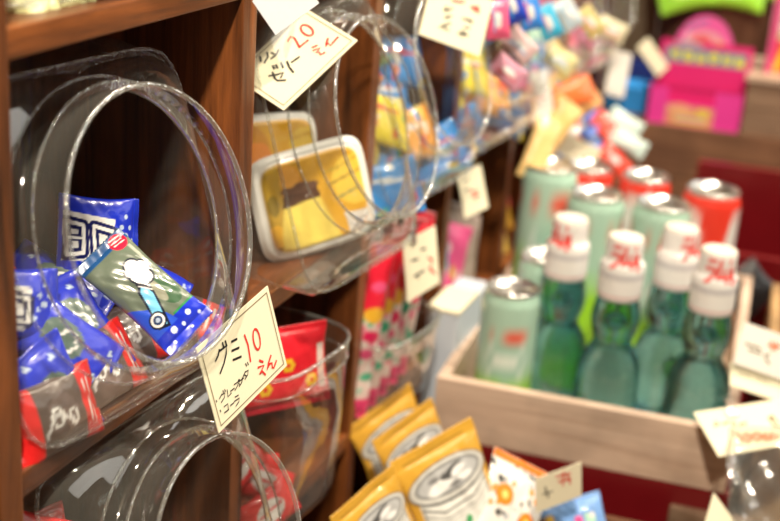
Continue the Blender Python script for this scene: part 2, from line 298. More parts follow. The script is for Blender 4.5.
TAGS['bottle'] = dict(c=(1.0405, -0.3107, 0.8099), ex=(0.6663, -0.7449, 0.0357), ez=(0.6649, 0.6151, 0.4238), w=0.0940, h=0.0462,
    black=[[(-0.0324, 0.0103), (-0.0299, 0.0076), (-0.0353, 0.0066)], [(-0.0266, 0.007), (-0.0206, 0.008)], [(-0.0172, 0.0074), (-0.0187, 0.0037), (-0.0148, 0.0063)], [(-0.0116, 0.0038), (-0.005, 0.0046)]],
    small=[[(0.0193, 0.0063), (0.0192, -0.0019), (0.0233, -0.006)], [(0.023, 0.0074), (0.0241, -0.0005)], [(0.0184, 0.0048), (0.0218, 0.0052)]],
    red=[[(-0.0214, -0.0046), (-0.0173, -0.0037), (-0.0203, -0.0129)], [(-0.0096, -0.0106), (-0.0108, -0.0122), (-0.0123, -0.0134), (-0.0138, -0.0139), (-0.0151, -0.0137), (-0.0158, -0.0128), (-0.0158, -0.0113), (-0.0151, -0.0096), (-0.0139, -0.008), (-0.0124, -0.0068), (-0.0109, -0.0063), (-0.0096, -0.0065), (-0.0089, -0.0074), (-0.0089, -0.0089), (-0.0096, -0.0106)], [(0.0003, -0.011), (-0.0009, -0.0125), (-0.0025, -0.0136), (-0.0041, -0.0141), (-0.0054, -0.0138), (-0.0063, -0.0129), (-0.0064, -0.0115), (-0.0059, -0.01), (-0.0047, -0.0085), (-0.0031, -0.0074), (-0.0015, -0.0069), (-0.0001, -0.0072), (0.0007, -0.0081), (0.0008, -0.0095), (0.0003, -0.011)], [(0.0036, -0.01), (0.0079, -0.0101)], [(0.0025, -0.0131), (0.0071, -0.0126), (0.0019, -0.0162), (0.0065, -0.0157)], [(0.0127, -0.0103), (0.0081, -0.016), (0.0124, -0.0129), (0.0124, -0.0161), (0.0176, -0.0125)]],
)
TAGS['white'] = dict(c=(1.1118, -0.3079, 0.8501), ex=(0.3136, -0.9125, -0.2626), ez=(0.5504, -0.0507, 0.8334), w=0.0535, h=0.0385,
    black=[[(-0.0205, 0.0008), (-0.0117, 0.0009)], [(-0.0103, 0.0014), (-0.0064, -0.0002)], [(-0.0163, -0.0035), (-0.0055, -0.0033)], [(-0.0014, -0.0043), (0.0023, -0.0016)], [(0.0006, -0.0064), (0.0044, -0.0095)]],
    small=[],
    red=[[(0.0001, 0.0063), (0.0102, 0.0082)], [(0.0016, 0.0096), (0.0044, 0.0034)], [(0.0064, 0.0104), (0.007, 0.0048)]],
)
TAGS['strip'] = dict(c=(1.1024, -0.3117, 0.8226), ex=(0.3139, -0.9148, -0.2541), ez=(0.8728, 0.1727, 0.4564), w=0.0667, h=0.0265,
    black=[[(-0.0256, 0.0036), (-0.0139, 0.0037)], [(-0.0095, 0.0047), (0.0023, 0.0041)]],
    small=[],
    red=[],
)
TAGS['crateend'] = dict(c=(0.8951, -0.1806, 0.7903), ex=(0.7625, -0.6336, 0.1311), ez=(-0.0842, 0.1037, 0.991), w=0.0435, h=0.0313,
    black=[[(-0.0132, 0.0052), (-0.0105, -0.0049)], [(-0.0152, -0.0004), (-0.0067, -0.0008)]],
    small=[],
    red=[[(-0.0021, 0.0107), (0.0107, 0.0092)], [(-0.0005, 0.0056), (0.0113, 0.0044)], [(0.0043, 0.0129), (0.0036, 0.001)], [(0.0075, 0.0103), (0.0106, 0.0)]],
)
TAGS['corner'] = dict(c=(0.9326, -0.3042, 0.7717), ex=(0.4188, -0.4898, -0.7647), ez=(0.8658, -0.0386, 0.4989), w=0.0417, h=0.0300,
    black=[],
    small=[],
    red=[],
)
TAGS['hang'] = dict(c=(1.3474, -0.0218, 0.993), ex=(0.9301, -0.3614, 0.0653), ez=(0.0394, 0.2751, 0.9606), w=0.0375, h=0.0562,
    black=[],
    small=[],
    red=[[(-0.0096, -0.0016), (0.0084, -0.0018)]],
)

# ------------------------------------------------------------------ the room
def structure(name, lo, hi, mat):
    o = MB().box(lo, hi).build(name, mat); o['kind'] = 'structure'; return o
structure('floor', (-2.2,-3.2,-.05), (4.0,1.0,0), M['floor'])
structure('ceiling', (-2.2,-3.2,2.6), (4.0,1.0,2.65), M['ceiling'])
structure('wall_back', (-2.2,.9,0), (4.0,1.0,2.6), M['wall'])
structure('wall_front', (-2.2,-3.2,0), (4.0,-3.1,2.6), M['wall'])
structure('wall_left', (-2.2,-3.1,0), (-2.1,.9,2.6), M['wall'])
structure('wall_right', (3.9,-3.1,0), (4.0,.9,2.6), M['wall'])

# ------------------------------------------------------------------ cubby shelf
PX = [(.446,.464), (.685,.703), (.898,.915), (1.110,1.127), (1.323,1.340), (1.536,1.553), (1.75,1.768)]
DEP = .27
cub = empty('cubby_shelf', (1.1, 0, 0), 'reddish brown stained wooden cubby shelf holding the clear candy jars', 'shelf')
def sub(name, lo, hi, mat, bev=.0012):
    lo = (lo[0]-1.1, lo[1], lo[2]); hi = (hi[0]-1.1, hi[1], hi[2])
    return MB().box(lo, hi, bev).build(name, mat, cub)
ZS = [(.40,.414), (.590,.604), (.776,.790), (.957,.971), (1.175,1.189), (1.395,1.41)]
for i, (a, b) in enumerate(PX): sub('side_panel' if i in (0, len(PX)-1) else 'divider', (a,0,0), (b,DEP,1.41), M['shelf_z'])
for z0, z1 in ZS:
    for (a, b), (c, d) in zip(PX, PX[1:]): sub('shelf_board', (b,.0008,z0), (c,DEP,z1), M['shelf_x'], .0012)
# beadboard back
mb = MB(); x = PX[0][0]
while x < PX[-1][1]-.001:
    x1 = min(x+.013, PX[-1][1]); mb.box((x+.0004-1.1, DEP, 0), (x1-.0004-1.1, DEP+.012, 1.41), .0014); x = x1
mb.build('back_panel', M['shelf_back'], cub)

# ------------------------------------------------------------------ clear jars with tilted round mouths
def make_jar(loc, yaw, label, H=.185, W=.186, D=.17, group='clear candy jars on their sides', th=18.0, R=.0705, up=.006, neck=.042):
    root = empty('candy_jar', loc, label, 'candy jar', group); root.rotation_euler = (0, 0, yaw)
    N = 72; t = math.tan(math.radians(th)); n = Vector((0, -math.cos(math.radians(th)), math.sin(math.radians(th)))); uu = Vector((0, math.sin(math.radians(th)), math.cos(math.radians(th))))
    yf = .0
    def rr(w, h, r, k):      # rounded rectangle point by angle
        a = 2*PI*k/N; dx, dz = math.cos(a), math.sin(a); hx, hz = w/2-r, h/2-r
        p = 8.0; s = (abs(dx/(w/2))**p+abs(dz/(h/2))**p)**(-1/p); return dx*s, dz*s
    def sec_rect(w, h, y, shear): 
        out = []
        for k in range(N):
            x, z = rr(w, h, .02, k); out.append(Vector((x, y + (z+h/2)*t*shear, z+H/2)))
        return out
    cz = H/2 + up; cc = Vector((0, yf + (cz)*t, cz))
    def sec_c(r, d): return [cc + n*d + Vector((1,0,0))*r*math.cos(2*PI*k/N) + uu*r*math.sin(2*PI*k/N) for k in range(N)]
    def loft(secs, name, mat, cap0=False, cap1=False):
        vs = [v for s_ in secs for v in s_]; fs = []
        for i in range(len(secs)-1):
            for k in range(N): fs.append((i*N+k, (i+1)*N+k, (i+1)*N+(k+1)%N, i*N+(k+1)%N))
        if cap0: fs.append(tuple(range(N)))
        if cap1: fs.append(tuple(reversed(range((len(secs)-1)*N, len(secs)*N))))
        return mesh(name, vs, fs, M[mat] if isinstance(mat, str) else mat, root, True)
    def inset(dw, dn, w=W, h=H):
        o = []
        for k in range(N):
            x, z = rr(w-dw, h-dw, .02, k); p = Vector((x, yf + (z+H/2)*t, z+H/2)) + n*dn; o.append(p)
        return o
    def lerp(a, b, f): return [p.lerp(q, f) for p, q in zip(a, b)]
    front = inset(.006, .0); front2 = inset(.020, .008); circ = sec_c(R+.007, .012)
    body = [sec_rect(W-.03, H-.03, D-.0, 0), sec_rect(W-.008, H-.008, D-.004, 0), sec_rect(W, H, D-.014, 0), sec_rect(W, H, .08, .0),
            lerp(sec_rect(W, H, .08, 0), inset(0, -.010), .6), inset(0, -.008), front, front2, lerp(front2, circ, .5), circ]
    bdo = loft(body, 'body', 'plastic', cap0=True)
    nk = [circ, sec_c(R+.002, .014), sec_c(R-.001, .018), sec_c(R-.001, .022), sec_c(R+.002, .024), sec_c(R+.002, .026), sec_c(R-.0015, .028), sec_c(R-.002, neck)]
    nko = loft(nk, 'neck', 'plastic')
    for d_, r_, w_ in ((.025, R+.0028, .0009), (.012, R+.0075, .0009)):
        mb = MB(); mb.tube([cc+n*d_+Vector((1,0,0))*r_*math.cos(2*PI*k/N)+uu*r_*math.sin(2*PI*k/N) for k in range(N)], w_, 6, True); mb.build('ridge', M['seam'], nko, True)
    lip = [sec_c(R-.0030, neck-.0005), sec_c(R-.0012, neck-.0008), sec_c(R-.0004, neck+.0004), sec_c(R-.0008, neck+.0014), sec_c(R-.0024, neck+.0016), sec_c(R-.0034, neck+.0006), sec_c(R-.0030, neck-.0005)]
    loft(lip, 'rim', 'rim').parent = nko
    # moulded front edge of the box
    mb = MB(); mb.tube(inset(.004, .0005), .0011, 6, True); mb.build('front_edge', M['seam'], bdo, True)
    root['cc'] = [cc.x, cc.y, cc.z]
    return root
YW = -.11
J1 = make_jar((.562, -.012, .9715), YW, 'large clear jar on its side in the near cubby, holding blue soda gummy packets', H=.180, W=.190, up=.002, R=.0745)
J2 = make_jar((.8135, -.041, .9715), YW, 'clear jar on its side holding the yellow pudding jelly trays, right of the first divider', H=.190, W=.168, up=.006, R=.0705)
J3 = make_jar((.572, -.047, .7905), YW, 'clear jar below the board, just its round mouth and top edge in view', H=.1635, W=.190, R=.070, up=-.003)
J4 = make_jar((1.016, -.020, .9715), YW, 'clear jar of blue and yellow snack packets behind the pudding jelly jar', H=.190, W=.180, R=.069)
J5 = make_jar((1.229, -.020, .9715), YW, 'clear jar with pink and blue sweets, behind the jar of blue and yellow packets', H=.190, W=.180, R=.069)
J6 = make_jar((1.442, -.020, .9715), YW, 'blurred clear jar near the far end of the cubby shelf, second from the far end', H=.190, W=.180, R=.069)
J7 = make_jar((1.650, -.020, .9715), YW, 'farthest clear jar, at the far end of the cubby shelf', H=.190, W=.180, R=.069)
J8 = make_jar((.560, .01, 1.1895), YW, 'clear jar on the upper board, only its base with pale sweets in view', H=.180, W=.180, R=.069)

# ------------------------------------------------------------------ printed designs (colours of the print only)
BLUE = (.012,.035,.60); NAVY = (.008,.012,.10); WHITE = (.85,.86,.84); RED = (.75,.02,.02); YEL = (.90,.66,.02); GREEN = (.05,.35,.08); CLEAR = (.13,.16,.12)
def d_soda_name(u, v):
    P = Paint(u, v, BLUE, 1.25); r = random.Random(3)
    for cx, cy, s in ((.74,.62,.035),(.80,.50,.05),(.72,.42,.03),(.86,.62,.03),(.90,.46,.025),(.80,.76,.03),(.66,.30,.045),(.88,.28,.04)): P.ell(cx, cy, s, s, (.55,.68,.9))
    P.poly([(.0,.18),(.58,.12),(.66,.72),(.0,.80)], WHITE)
    for w_, c in ((.15, NAVY), (.05, WHITE)):
        P.line([(.06,.66),(.10,.24),(.28,.26),(.26,.62),(.06,.66)], w_, c); P.line([(.08,.46),(.26,.45)], w_*.6, c)
        P.line([(.38,.62),(.62,.56),(.60,.24),(.41,.28),(.38,.62)], w_, c)
    P.rect(0,0,.05,1,(.01,.03,.45)); P.rect(.95,0,1,1,(.01,.03,.45)); return P.c
def d_soda_clear(u, v):
    P = Paint(u, v, (.15,.19,.14), 2.2)
    P.rect(.0,0,.10,1, (.02,.10,.30)); P.ell(.08,.80,.16,.16,(.75,.02,.06))
    for k in range(3): P.line([(.03+.03*k,.70),(.04+.03*k,.90)], .02, WHITE)
    P.ell(.62,.74,.30,.20,(.05,.12,.06)); P.ell(.55,.60,.30,.10,(.26,.27,.20))
    P.rect(.80,0,1,1,BLUE); P.poly([(.52,.0),(.84,.0),(.84,.5),(.70,.40)], (.03,.10,.70))
    # white foam bursting from a sky blue flask
    for k in (0, 1):
        e = .035 if k == 0 else 0; col = (.01,.015,.04) if k == 0 else WHITE
        for cx, cy, s in ((.30,.62,.12),(.36,.72,.13),(.43,.66,.12),(.38,.56,.12),(.33,.52,.09),(.44,.54,.09)): P.ell(cx, cy, s+e, s+e, col)
        if k == 0: P.poly([(.42,.50),(.48,.34),(.80,.14),(.84,.34),(.56,.56)], col)
    P.poly([(.45,.48),(.50,.37),(.78,.18),(.81,.32),(.56,.52)], (.20,.60,.90))
    P.line([(.43,.44),(.52,.56)], .05, (.03,.03,.05)); P.line([(.45,.43),(.54,.55)], .02, WHITE)
    P.ell(.74,.24,.15,.15,(.01,.015,.04)); P.ell(.74,.24,.12,.12,WHITE); P.ell(.74,.24,.08,.08,(.02,.05,.14)); P.ell(.74,.24,.04,.04,(.5,.62,.8))
    for cx, cy, s in ((.86,.7,.05),(.90,.52,.035),(.92,.85,.03),(.88,.33,.06),(.95,.22,.03),(.96,.6,.025)): P.ell(cx, cy, s, s, (.7,.8,.92))
    P.rect(.785,.5,.80,1,(.03,.25,.08)); P.rect(.15,.86,.35,.92,(.4,.44,.36)); return P.c
def d_cola(u, v):
    P = Paint(u, v, (.11,.08,.07), 2.0)
    P.rect(0,0,.24,1,RED); P.rect(.76,0,1,1,RED); P.ell(.5,.5,.34,.30,(.16,.12,.11)); P.line([(.28,.3),(.4,.55),(.6,.4)], .06, (.6,.6,.6))
    P.ring(.42,.5,.12,.05,WHITE); P.ring(.60,.42,.10,.05,WHITE)
    for k in range(4): P.line([(.80+.04*k,.2),(.82+.04*k,.8)], .02, WHITE)
    return P.c
def d_soda_small(u, v):
    P = Paint(u, v, BLUE, 2.0); P.ell(.45,.5,.42,.28,(.10,.16,.14)); P.ring(.5,.5,.16,.05,WHITE)
    for cx, cy in ((.1,.3),(.15,.7),(.85,.3),(.9,.75),(.8,.6)): P.ell(cx, cy, .05,.05,(.6,.75,.9))
    return P.c
def d_red_flower(u, v):
    P = Paint(u, v, (.78,.02,.035), 1.25)
    for cx, cy in ((.55,.55),(.30,.30),(.80,.32)):
        for k in range(6): P.ell(cx+.055/1.25*math.cos(k*1.047), cy+.055*math.sin(k*1.047), .035,.035,(.88,.55,.03))
        P.ell(cx, cy, .03,.03,(.78,.02,.035))
    P.rect(.0,.0,1,.12,(.45,.01,.03)); P.line([(.1,.75),(.35,.72)], .03, WHITE); P.rect(.88,.2,.96,.75,(.8,.65,.6)); return P.c
def d_red_white(u, v):
    P = Paint(u, v, (.72,.03,.04), 2.0); P.ell(.5,.5,.5,.28,(.62,.60,.58)); P.line([(.3,.5),(.7,.55)], .08, (.5,.05,.06)); return P.c
def make_snack(seed):
    def d(u, v):
        r = random.Random(seed); pal = [(.03,.28,.75),(.88,.72,.04),(.75,.05,.04),(.85,.84,.78),(.10,.45,.15),(.90,.40,.05)]
        base = pal[[0,0,1,0,1,2,5][seed % 7]]; P = Paint(u, v, base, 1.4)
        for k in range(7): P.ell(r.random(), r.random(), r.uniform(.06,.2), r.uniform(.04,.12), pal[r.randrange(6)], r.uniform(0,180))
        P.line([(.2,.7),(.8,.65)], .07, WHITE if seed % 2 else (.75,.05,.04)); return P.c
    return d
def make_pink(seed):
    def d(u, v):
        r = random.Random(seed); pal = [(.80,.10,.30),(.20,.40,.80),(.85,.83,.78),(.88,.60,.10),(.45,.75,.60)]
        P = Paint(u, v, pal[seed % 5], 1.4)
        for k in range(6): P.ell(r.random(), r.random(), r.uniform(.06,.22), r.uniform(.04,.14), pal[r.randrange(5)], r.uniform(0,180))
        return P.c
    return d
def make_can_pouch(seed, style=0):
    """gold pouch printed with the lid and shoulder of a drink can"""
    def d(u, v):
        r = random.Random(seed); P = Paint(u, v, (.60,.33,.04), .78); P.soft = .012
        G, K, S = (.62,.62,.58), (.04,.04,.04), (.82,.83,.82)
        if style == 1:
            P.c[:] = (.80,.80,.76)
            for k in range(90): P.ell(r.random(), r.random(), r.uniform(.02,.05), r.uniform(.015,.035), [K,K,(.85,.30,.03),WHITE,(.4,.42,.44)][r.randrange(5)], r.uniform(0,180))
            for cx, cy in ((.25,.62),(.7,.45),(.4,.25)): P.ell(cx, cy, .11,.10,(.90,.25,.02)); P.ell(cx, cy, .04,.04,(.85,.70,.2))
            P.rect(0,.93,1,1,(.88,.25,.04)); P.ell(.3,.85,.16,.07,WHITE); return P.c
        P.line([(.12,.93),(.85,.94)], .012, (.30,.18,.03)); P.line([(.3,.965),(.6,.965)], .010, (.45,.28,.04))
        P.rect(.0,0,1,.30,(.10,.08,.06))
        P.rect(.08,0,.92,.68,(.78,.79,.74)); P.ell(.5,.70,.38,.15,K); P.ell(.5,.705,.365,.135,G); P.ell(.5,.71,.32,.105,K); P.ell(.5,.71,.30,.092,(.45,.46,.46))
        P.ell(.38,.68,.13,.045,WHITE,10); P.ell(.58,.74,.10,.04,K,12); P.ell(.62,.73,.08,.028,S,12); P.ell(.46,.73,.05,.025,(.08,.08,.08)); P.ell(.32,.74,.05,.018,(.2,.2,.2)); P.ell(.68,.67,.07,.025,WHITE); P.ell(.55,.65,.06,.015,(.15,.15,.15))
        P.line([(.10,.58),(.3,.50),(.7,.50),(.90,.58)], .014, K); P.line([(.10,.53),(.3,.45),(.7,.45),(.90,.53)], .010, (.25,.25,.23)); P.line([(.10,.49),(.3,.42),(.7,.42),(.90,.49)], .007, (.4,.4,.36))
        P.line([(.10,.60),(.10,.0)], .010, K); P.line([(.90,.60),(.90,.0)], .010, K)
        for cx, cy, c in ((.3,.33,(.85,.25,.05)),(.55,.36,(.05,.35,.12)),(.7,.28,(.85,.3,.05)),(.25,.18,(.1,.35,.15)),(.5,.22,(.7,.6,.3))): P.ell(cx, cy, .035,.035,c)
        [P.ell(r.random(), r.uniform(0,.36), r.uniform(.02,.05), r.uniform(.015,.03), [K,(.85,.30,.03),WHITE,(.35,.36,.36),K][r.randrange(5)], r.uniform(0,180)) for k in range(26)]; P.line([(.25,.10),(.5,.16),(.8,.12)], .05, K); P.ell(.6,.08,.10,.06,(.88,.28,.04))
        return P.c
    return d

# ------------------------------------------------------------------ gummies in the first jar
def thing_packet(name, M4, w, h, t, design, label, cat, group=None, seed=0, **k):
    o = packet(name, w, h, t, design, seed, **k); put(o, M4); return tag(o, label, cat, group)
thing_packet('gummy_packet', frame_n((.606,.049,1.043), (-.45,-.80,.30), 3), .050, .046, .012, d_soda_name, 'royal blue gummy packet with big outlined letters, standing at the back inside the near jar', 'candy packet', 'soda gummy packets', 1, nu=90, nv=80)
thing_packet('gummy_packet', frame_n((.586,.006,1.024), (-.62,-.50,.60), 42), .071, .035, .014, d_soda_clear, 'clear and blue gummy packet printed with white foam over a flask, in the near jar', 'candy packet', 'soda gummy packets', 2, nu=150, nv=80)
thing_packet('gummy_packet', frame_n((.630,.030,1.010), (-.2,-.50,.80), 28), .050, .032, .012, d_soda_small, 'plain blue gummy packet, its corner showing behind the foam packet in the near jar', 'candy packet', 'soda gummy packets', 3)
thing_packet('gummy_packet', frame_n((.628,.012,.996), (-.2,-.40,.85), 20), .060, .036, .012, d_cola, 'red ended gummy packet, the farthest right in the near jar', 'candy packet', 'cola gummy packets', 4)
thing_packet('gummy_packet', frame_n((.513,.040,1.035), (-.25,-.80,.35), 5), .055, .040, .012, d_soda_name, 'blue gummy packet behind the left side of the near jar mouth', 'candy packet', 'soda gummy packets', 5)
spots = [((.508,.012,.990), (-.25,-.9,.2), 70, 1), ((.500,.006,.986), (-.1,-.9,.3), -28, 0), ((.545,.010,.992), (-.1,-.8,.5), -35, 0),
         ((.530,.022,1.010), (-.3,-.7,.5), 40, 1), ((.556,.030,1.008), (-.3,-.6,.7), 55, 1), ((.585,.022,.992), (-.2,-.6,.7), -20, 0),
         ((.515,.060,1.000), (-.1,-.5,.8), 20, 0), ((.560,.070,.998), (-.1,-.4,.9), 60, 1), ((.605,.075,.996), (0,-.4,.9), 5, 0), ((.535,.055,1.022), (-.2,-.6,.7), 45, 0), ((.575,.055,1.020), (-.2,-.5,.8), 30, 1)]
for i, (p, n, a, k) in enumerate(spots):
    lab = 'blue soda gummy packet in the pile seen through the wall of the near jar' if k else 'red ended cola gummy packet in the pile seen through the wall of the near jar'
    thing_packet('gummy_packet', frame_n(p, n, a), .062, .040, .013, d_soda_small if k else d_cola, lab, 'candy packet', 'soda gummy packets in the pile' if k else 'cola gummy packets in the pile', 20+i)
# jar below
for i, (px, py) in enumerate(((18,545),(45,565),(80,585),(120,595),(262,570))):
    p = at(px, py, Y=.02 if i < 3 else .06)
    thing_packet('candy_packet', frame_n(p, (-.3,-.9,.3), 30+50*i), .06, .038, .012, d_red_white, 'red and white candy packet in the lowest jar on the left', 'candy packet', 'red and white packets in the lowest jar', 40+i)
# pale sweets above
for i, (px, py) in enumerate(((38,3),(26,7),(55,-4),(75,-6))):
    thing_packet('sweet', frame_n(at(px, py, Y=.022), (-.4,-.8,.4), 25*i), .026,.022,.014, lambda u, v: Paint(u, v, (.80,.80,.42), 1.2).ell(.5,.5,.25,.2,(.85,.85,.6)).c, 'pale yellow green wrapped sweet in the jar on the upper board', 'sweet', 'pale sweets on the upper board', 56+i, nu=16, nv=12)
for i, (x, y) in enumerate(((.500,.03),(.525,.035),(.55,.03),(.512,.06),(.54,.062))):
    thing_packet('sweet', frame_n((x,y,1.205), (0,-.8,.5), 20*i), .026,.022,.014, lambda u, v: Paint(u, v, (.72,.72,.38), 1.2).ell(.5,.5,.25,.2,(.85,.85,.6)).c, 'pale yellow green wrapped sweet in the jar on the upper board', 'sweet', 'pale sweets on the upper board', 50+i, nu=16, nv=12)

# ------------------------------------------------------------------ pudding jelly trays
def jelly_tray(M4, w, h, label, seed, variant):
    root = empty('jelly_tray', (0,0,0), label, 'jelly tray', 'pudding jelly trays'); 
    nu, nv = 70, 56; us = np.linspace(0,1,nu); vs = np.linspace(0,1,nv); U, V = np.meshgrid(us, vs, indexing='ij'); u, v = U.ravel(), V.ravel()
    su = 2*u-1; sv = 2*v-1; q = (np.abs(su)**6+np.abs(sv)**6)**(1/6); mx = np.maximum(np.maximum(np.abs(su), np.abs(sv)), 1e-6); s = mx/np.maximum(q, 1e-6)
    X = su*s*w/2; Z = sv*s*h/2; r = mx
    Yf = np.where(r > .86, -.001, -.001-.003*np.clip((.86-r)/.06, 0, 1)); Yf = np.where(r > .96, .001+(r-.96)*.04, Yf)
    Yf = Yf+.0008*np.sin(9*u+seed)*np.sin(7*v)*np.clip((.86-r)*8, 0, 1)
    P = Paint(u, v, (.76,.42,.035), w/h)
    P.ell(.2,.6,.3,.3,(.66,.30,.03)); P.ell(.85,.6,.25,.25,(.86,.60,.08))
    if variant == 0:
        P.rect(.0,.0,.22,.95,(.55,.35,.04)); P.ell(.12,.25,.10,.12,(.90,.50,.04)); P.ell(.14,.55,.06,.1,(.25,.18,.03)); P.ell(.3,.78,.12,.1,(.90,.45,.08))
        P.poly([(.10,.06),(.66,.04),(.52,.54),(.22,.52)], (.93,.74,.14)); P.poly([(.21,.50),(.53,.52),(.51,.66),(.24,.64)], (.09,.03,.012)); P.ell(.375,.65,.20,.045,(.16,.07,.04))
        P.line([(.62,.60),(.90,.66)], .03, (.5,.33,.05)); P.line([(.60,.72),(.92,.80)], .025, (.6,.4,.05)); P.line([(.66,.45),(.86,.50)], .03, (.4,.35,.1)); P.rect(.72,.05,.92,.28,(.75,.74,.70)); P.line([(.74,.10),(.9,.22)], .02, (.3,.3,.3))
    else:
        P.ell(.3,.5,.2,.2,(.85,.30,.05)); P.line([(.5,.7),(.9,.75)], .05, (.75,.45,.05))
    col = np.where((r > .84)[:, None], np.array([[.84,.85,.82]]), P.c)
    idx = lambda i, j: i*nv+j; fs = [(idx(i,j), idx(i+1,j), idx(i+1,j+1), idx(i,j+1)) for i in range(nu-1) for j in range(nv-1)]
    mesh('lid_film', np.stack([X, Yf, Z], 1), fs, M['foil'], root, True, col)
    # moulded cup behind
    mb = MB(); sx, sz = w*.40, h*.38; N = 40; rings = []
    for k_, yy in ((1.06, .0015), (1.0, .004), (.92, .012), (.82, .0155), (.5, .016)):
        rings.append([mb.bm.verts.new((sx*k_*math.copysign(abs(math.cos(2*PI*i/N))**.5, math.cos(2*PI*i/N)), yy, sz*k_*math.copysign(abs(math.sin(2*PI*i/N))**.5, math.sin(2*PI*i/N)))) for i in range(N)])
    for a, b in zip(rings, rings[1:]):
        for i in range(N): mb.bm.faces.new((a[i], b[i], b[(i+1)%N], a[(i+1)%N]))
    mb.bm.faces.new(rings[-1]); mb.build('cup', M['white_frame'], root, True)
    put(root, M4); return root
jelly_tray(frame_n((.826,.010,1.013), (-.60,-.78,.22), -19), .097, .078, 'white edged jelly tray printed with a caramel topped pudding, in front in its jar', 3, 0)
jelly_tray(frame_n((.838,.050,1.034), (-.45,-.85,.25), -10), .086, .066, 'second jelly tray, orange print half hidden behind the pudding tray', 5, 1)

# ------------------------------------------------------------------ snack packets in the far jars
def fill_jar(cx, n, maker, labels, cat, group, seed, z=.985, rows=4, big=1.0):
    r = random.Random(seed)
    for i in range(n):
        row = i // 4; x = cx-.062+.041*(i % 4)+r.uniform(-.006,.006); y = -.002+.020*((i*7) % 3)+r.uniform(0,.01)
        zz = z+.026*row+r.uniform(0,.006)
        thing_packet('snack_packet', frame_n((x,y+.030*row*.4,zz), (-.35+r.uniform(-.2,.2),-.8,.35+r.uniform(-.2,.25)), r.uniform(-60,60)), .060*big,.042*big,.013, maker(i+seed), labels[i % len(labels)], cat, group, seed*20+i, nu=24, nv=18)
fill_jar(1.010, 17, make_snack, ['small blue, red and yellow snack packet piled in the third jar along'], 'snack packet', 'snack packets in the third jar', 7, big=1.15)
fill_jar(1.223, 17, make_snack, ['small bright snack packet piled in the fourth jar along'], 'snack packet', 'snack packets in the fourth jar', 14, big=1.2)
fill_jar(1.436, 18, make_pink, ['small pastel sweet packet piled in the fifth jar along'], 'snack packet', 'sweet packets in the fifth jar', 5, big=1.3)
fill_jar(1.645, 14, make_pink, ['small sweet packet in the farthest jar on the cubby shelf'], 'snack packet', 'sweet packets in the farthest jar', 9)

# ------------------------------------------------------------------ clear bins in the lower row
def make_bin(loc, w, d, h, label, yaw=0.0, mat='bin'):
    root = empty('clear_bin', loc, label, 'clear bin', 'open clear plastic bins'); root.rotation_euler = (0,0,yaw); N = 48
    def sec(sc, z):
        o = []
        for k in range(N):
            a = 2*PI*k/N; dx, dy = math.cos(a), math.sin(a); p = 4.0; s = (abs(dx/(w/2*sc))**p+abs(dy/(d/2*sc))**p)**(-1/p); o.append((dx*s, dy*s, z))
        return o
    secs = [sec(.80,.0), sec(.90,.004), sec(.94,.014), sec(.98,h*.6), sec(.985,h*.88), sec(1.0,h*.89), sec(1.0,h)]
    vs = [v for s_ in secs for v in s_]; fs = [(i*N+k, i*N+(k+1)%N, (i+1)*N+(k+1)%N, (i+1)*N+k) for i in range(len(secs)-1) for k in range(N)]; fs.append(tuple(reversed(range(N))))
    mesh('body', vs, fs, M[mat], root, True)
    mb = MB(); mb.tube(sec(1.0, h), .0014, 6, True); mb.build('rim', M['rim'], root, True)
    mb = MB(); mb.tube(sec(.995, h*.885), .0009, 6, True); mb.build('ridge', M['seam'], root, True)
    return root
make_bin((.770,.045,.7905), .125, .155, .130, 'open clear bin with a red flowered packet, right of the ten yen card', YW)
thing_packet('candy_pouch', frame_n((.768,.005,.902), (-.60,-.78,.18), -9), .078, .060, .012, d_red_flower, 'bright red packet with yellow flowers sticking up in the clear bin', 'candy packet', None, 61, nu=90, nv=70, crimp='y')
for i, (x, y, z, a) in enumerate(((.735,-.005,.806,-35),(.755,.010,.815,30),(.730,.020,.835,-50),(.775,.03,.808,10),(.745,.045,.82,60),(.79,.06,.81,-20))):
    thing_packet('candy_packet', frame_n((x,y,z), (-.4,-.8,.4), a), .052,.030,.010, d_red_white, 'red and white candy packet lying low in the clear bin', 'candy packet', 'red and white packets in the clear bin', 70+i)
# crumpled clear bag and beige card behind the bin
def crumple(name, M4, w, h, amp, mat, seed, label, cat, col=None, nu=26, nv=26, **kw):
    rs = random.Random(seed); wv = waves(rs, 9, 18); us = np.linspace(0,1,nu); vs = np.linspace(0,1,nv); U, V = np.meshgrid(us, vs, indexing='ij'); u, v = U.ravel(), V.ravel()
    y = amp*sum(a*np.sin(fx*u+fy*v+p) for fx, fy, p, a in wv)/4
    fs = [(i*nv+j, (i+1)*nv+j, (i+1)*nv+j+1, i*nv+j+1) for i in range(nu-1) for j in range(nv-1)]
    vsx = np.stack([(u-.5)*w, y, (v-.5)*h], 1); n0 = len(vsx); back = vsx+np.array([0, .0006, 0]); fs2 = [tuple(n0+k for k in reversed(f)) for f in fs]
    o = mesh(name, np.concatenate([vsx, back]), fs+fs2, M[mat], None, True); put(o, M4); return tag(o, label, cat, **kw)
crumple('plastic_bag', frame_n(at(322,305,Y=.045), (-.7,-.6,.2), -60), .040, .050, .006, 'film', 3, 'crumpled clear plastic sleeve above the red flowered packet', 'plastic bag')
o = MB().box((-.019,-.0003,-.028), (.019,.0003,.028)).build('card', M['paper']); put(o, frame_n(at(347,330,Y=.06), (-.75,-.6,.1), -50)); tag(o, 'blank beige card leaning against the divider behind the clear bin', 'card')

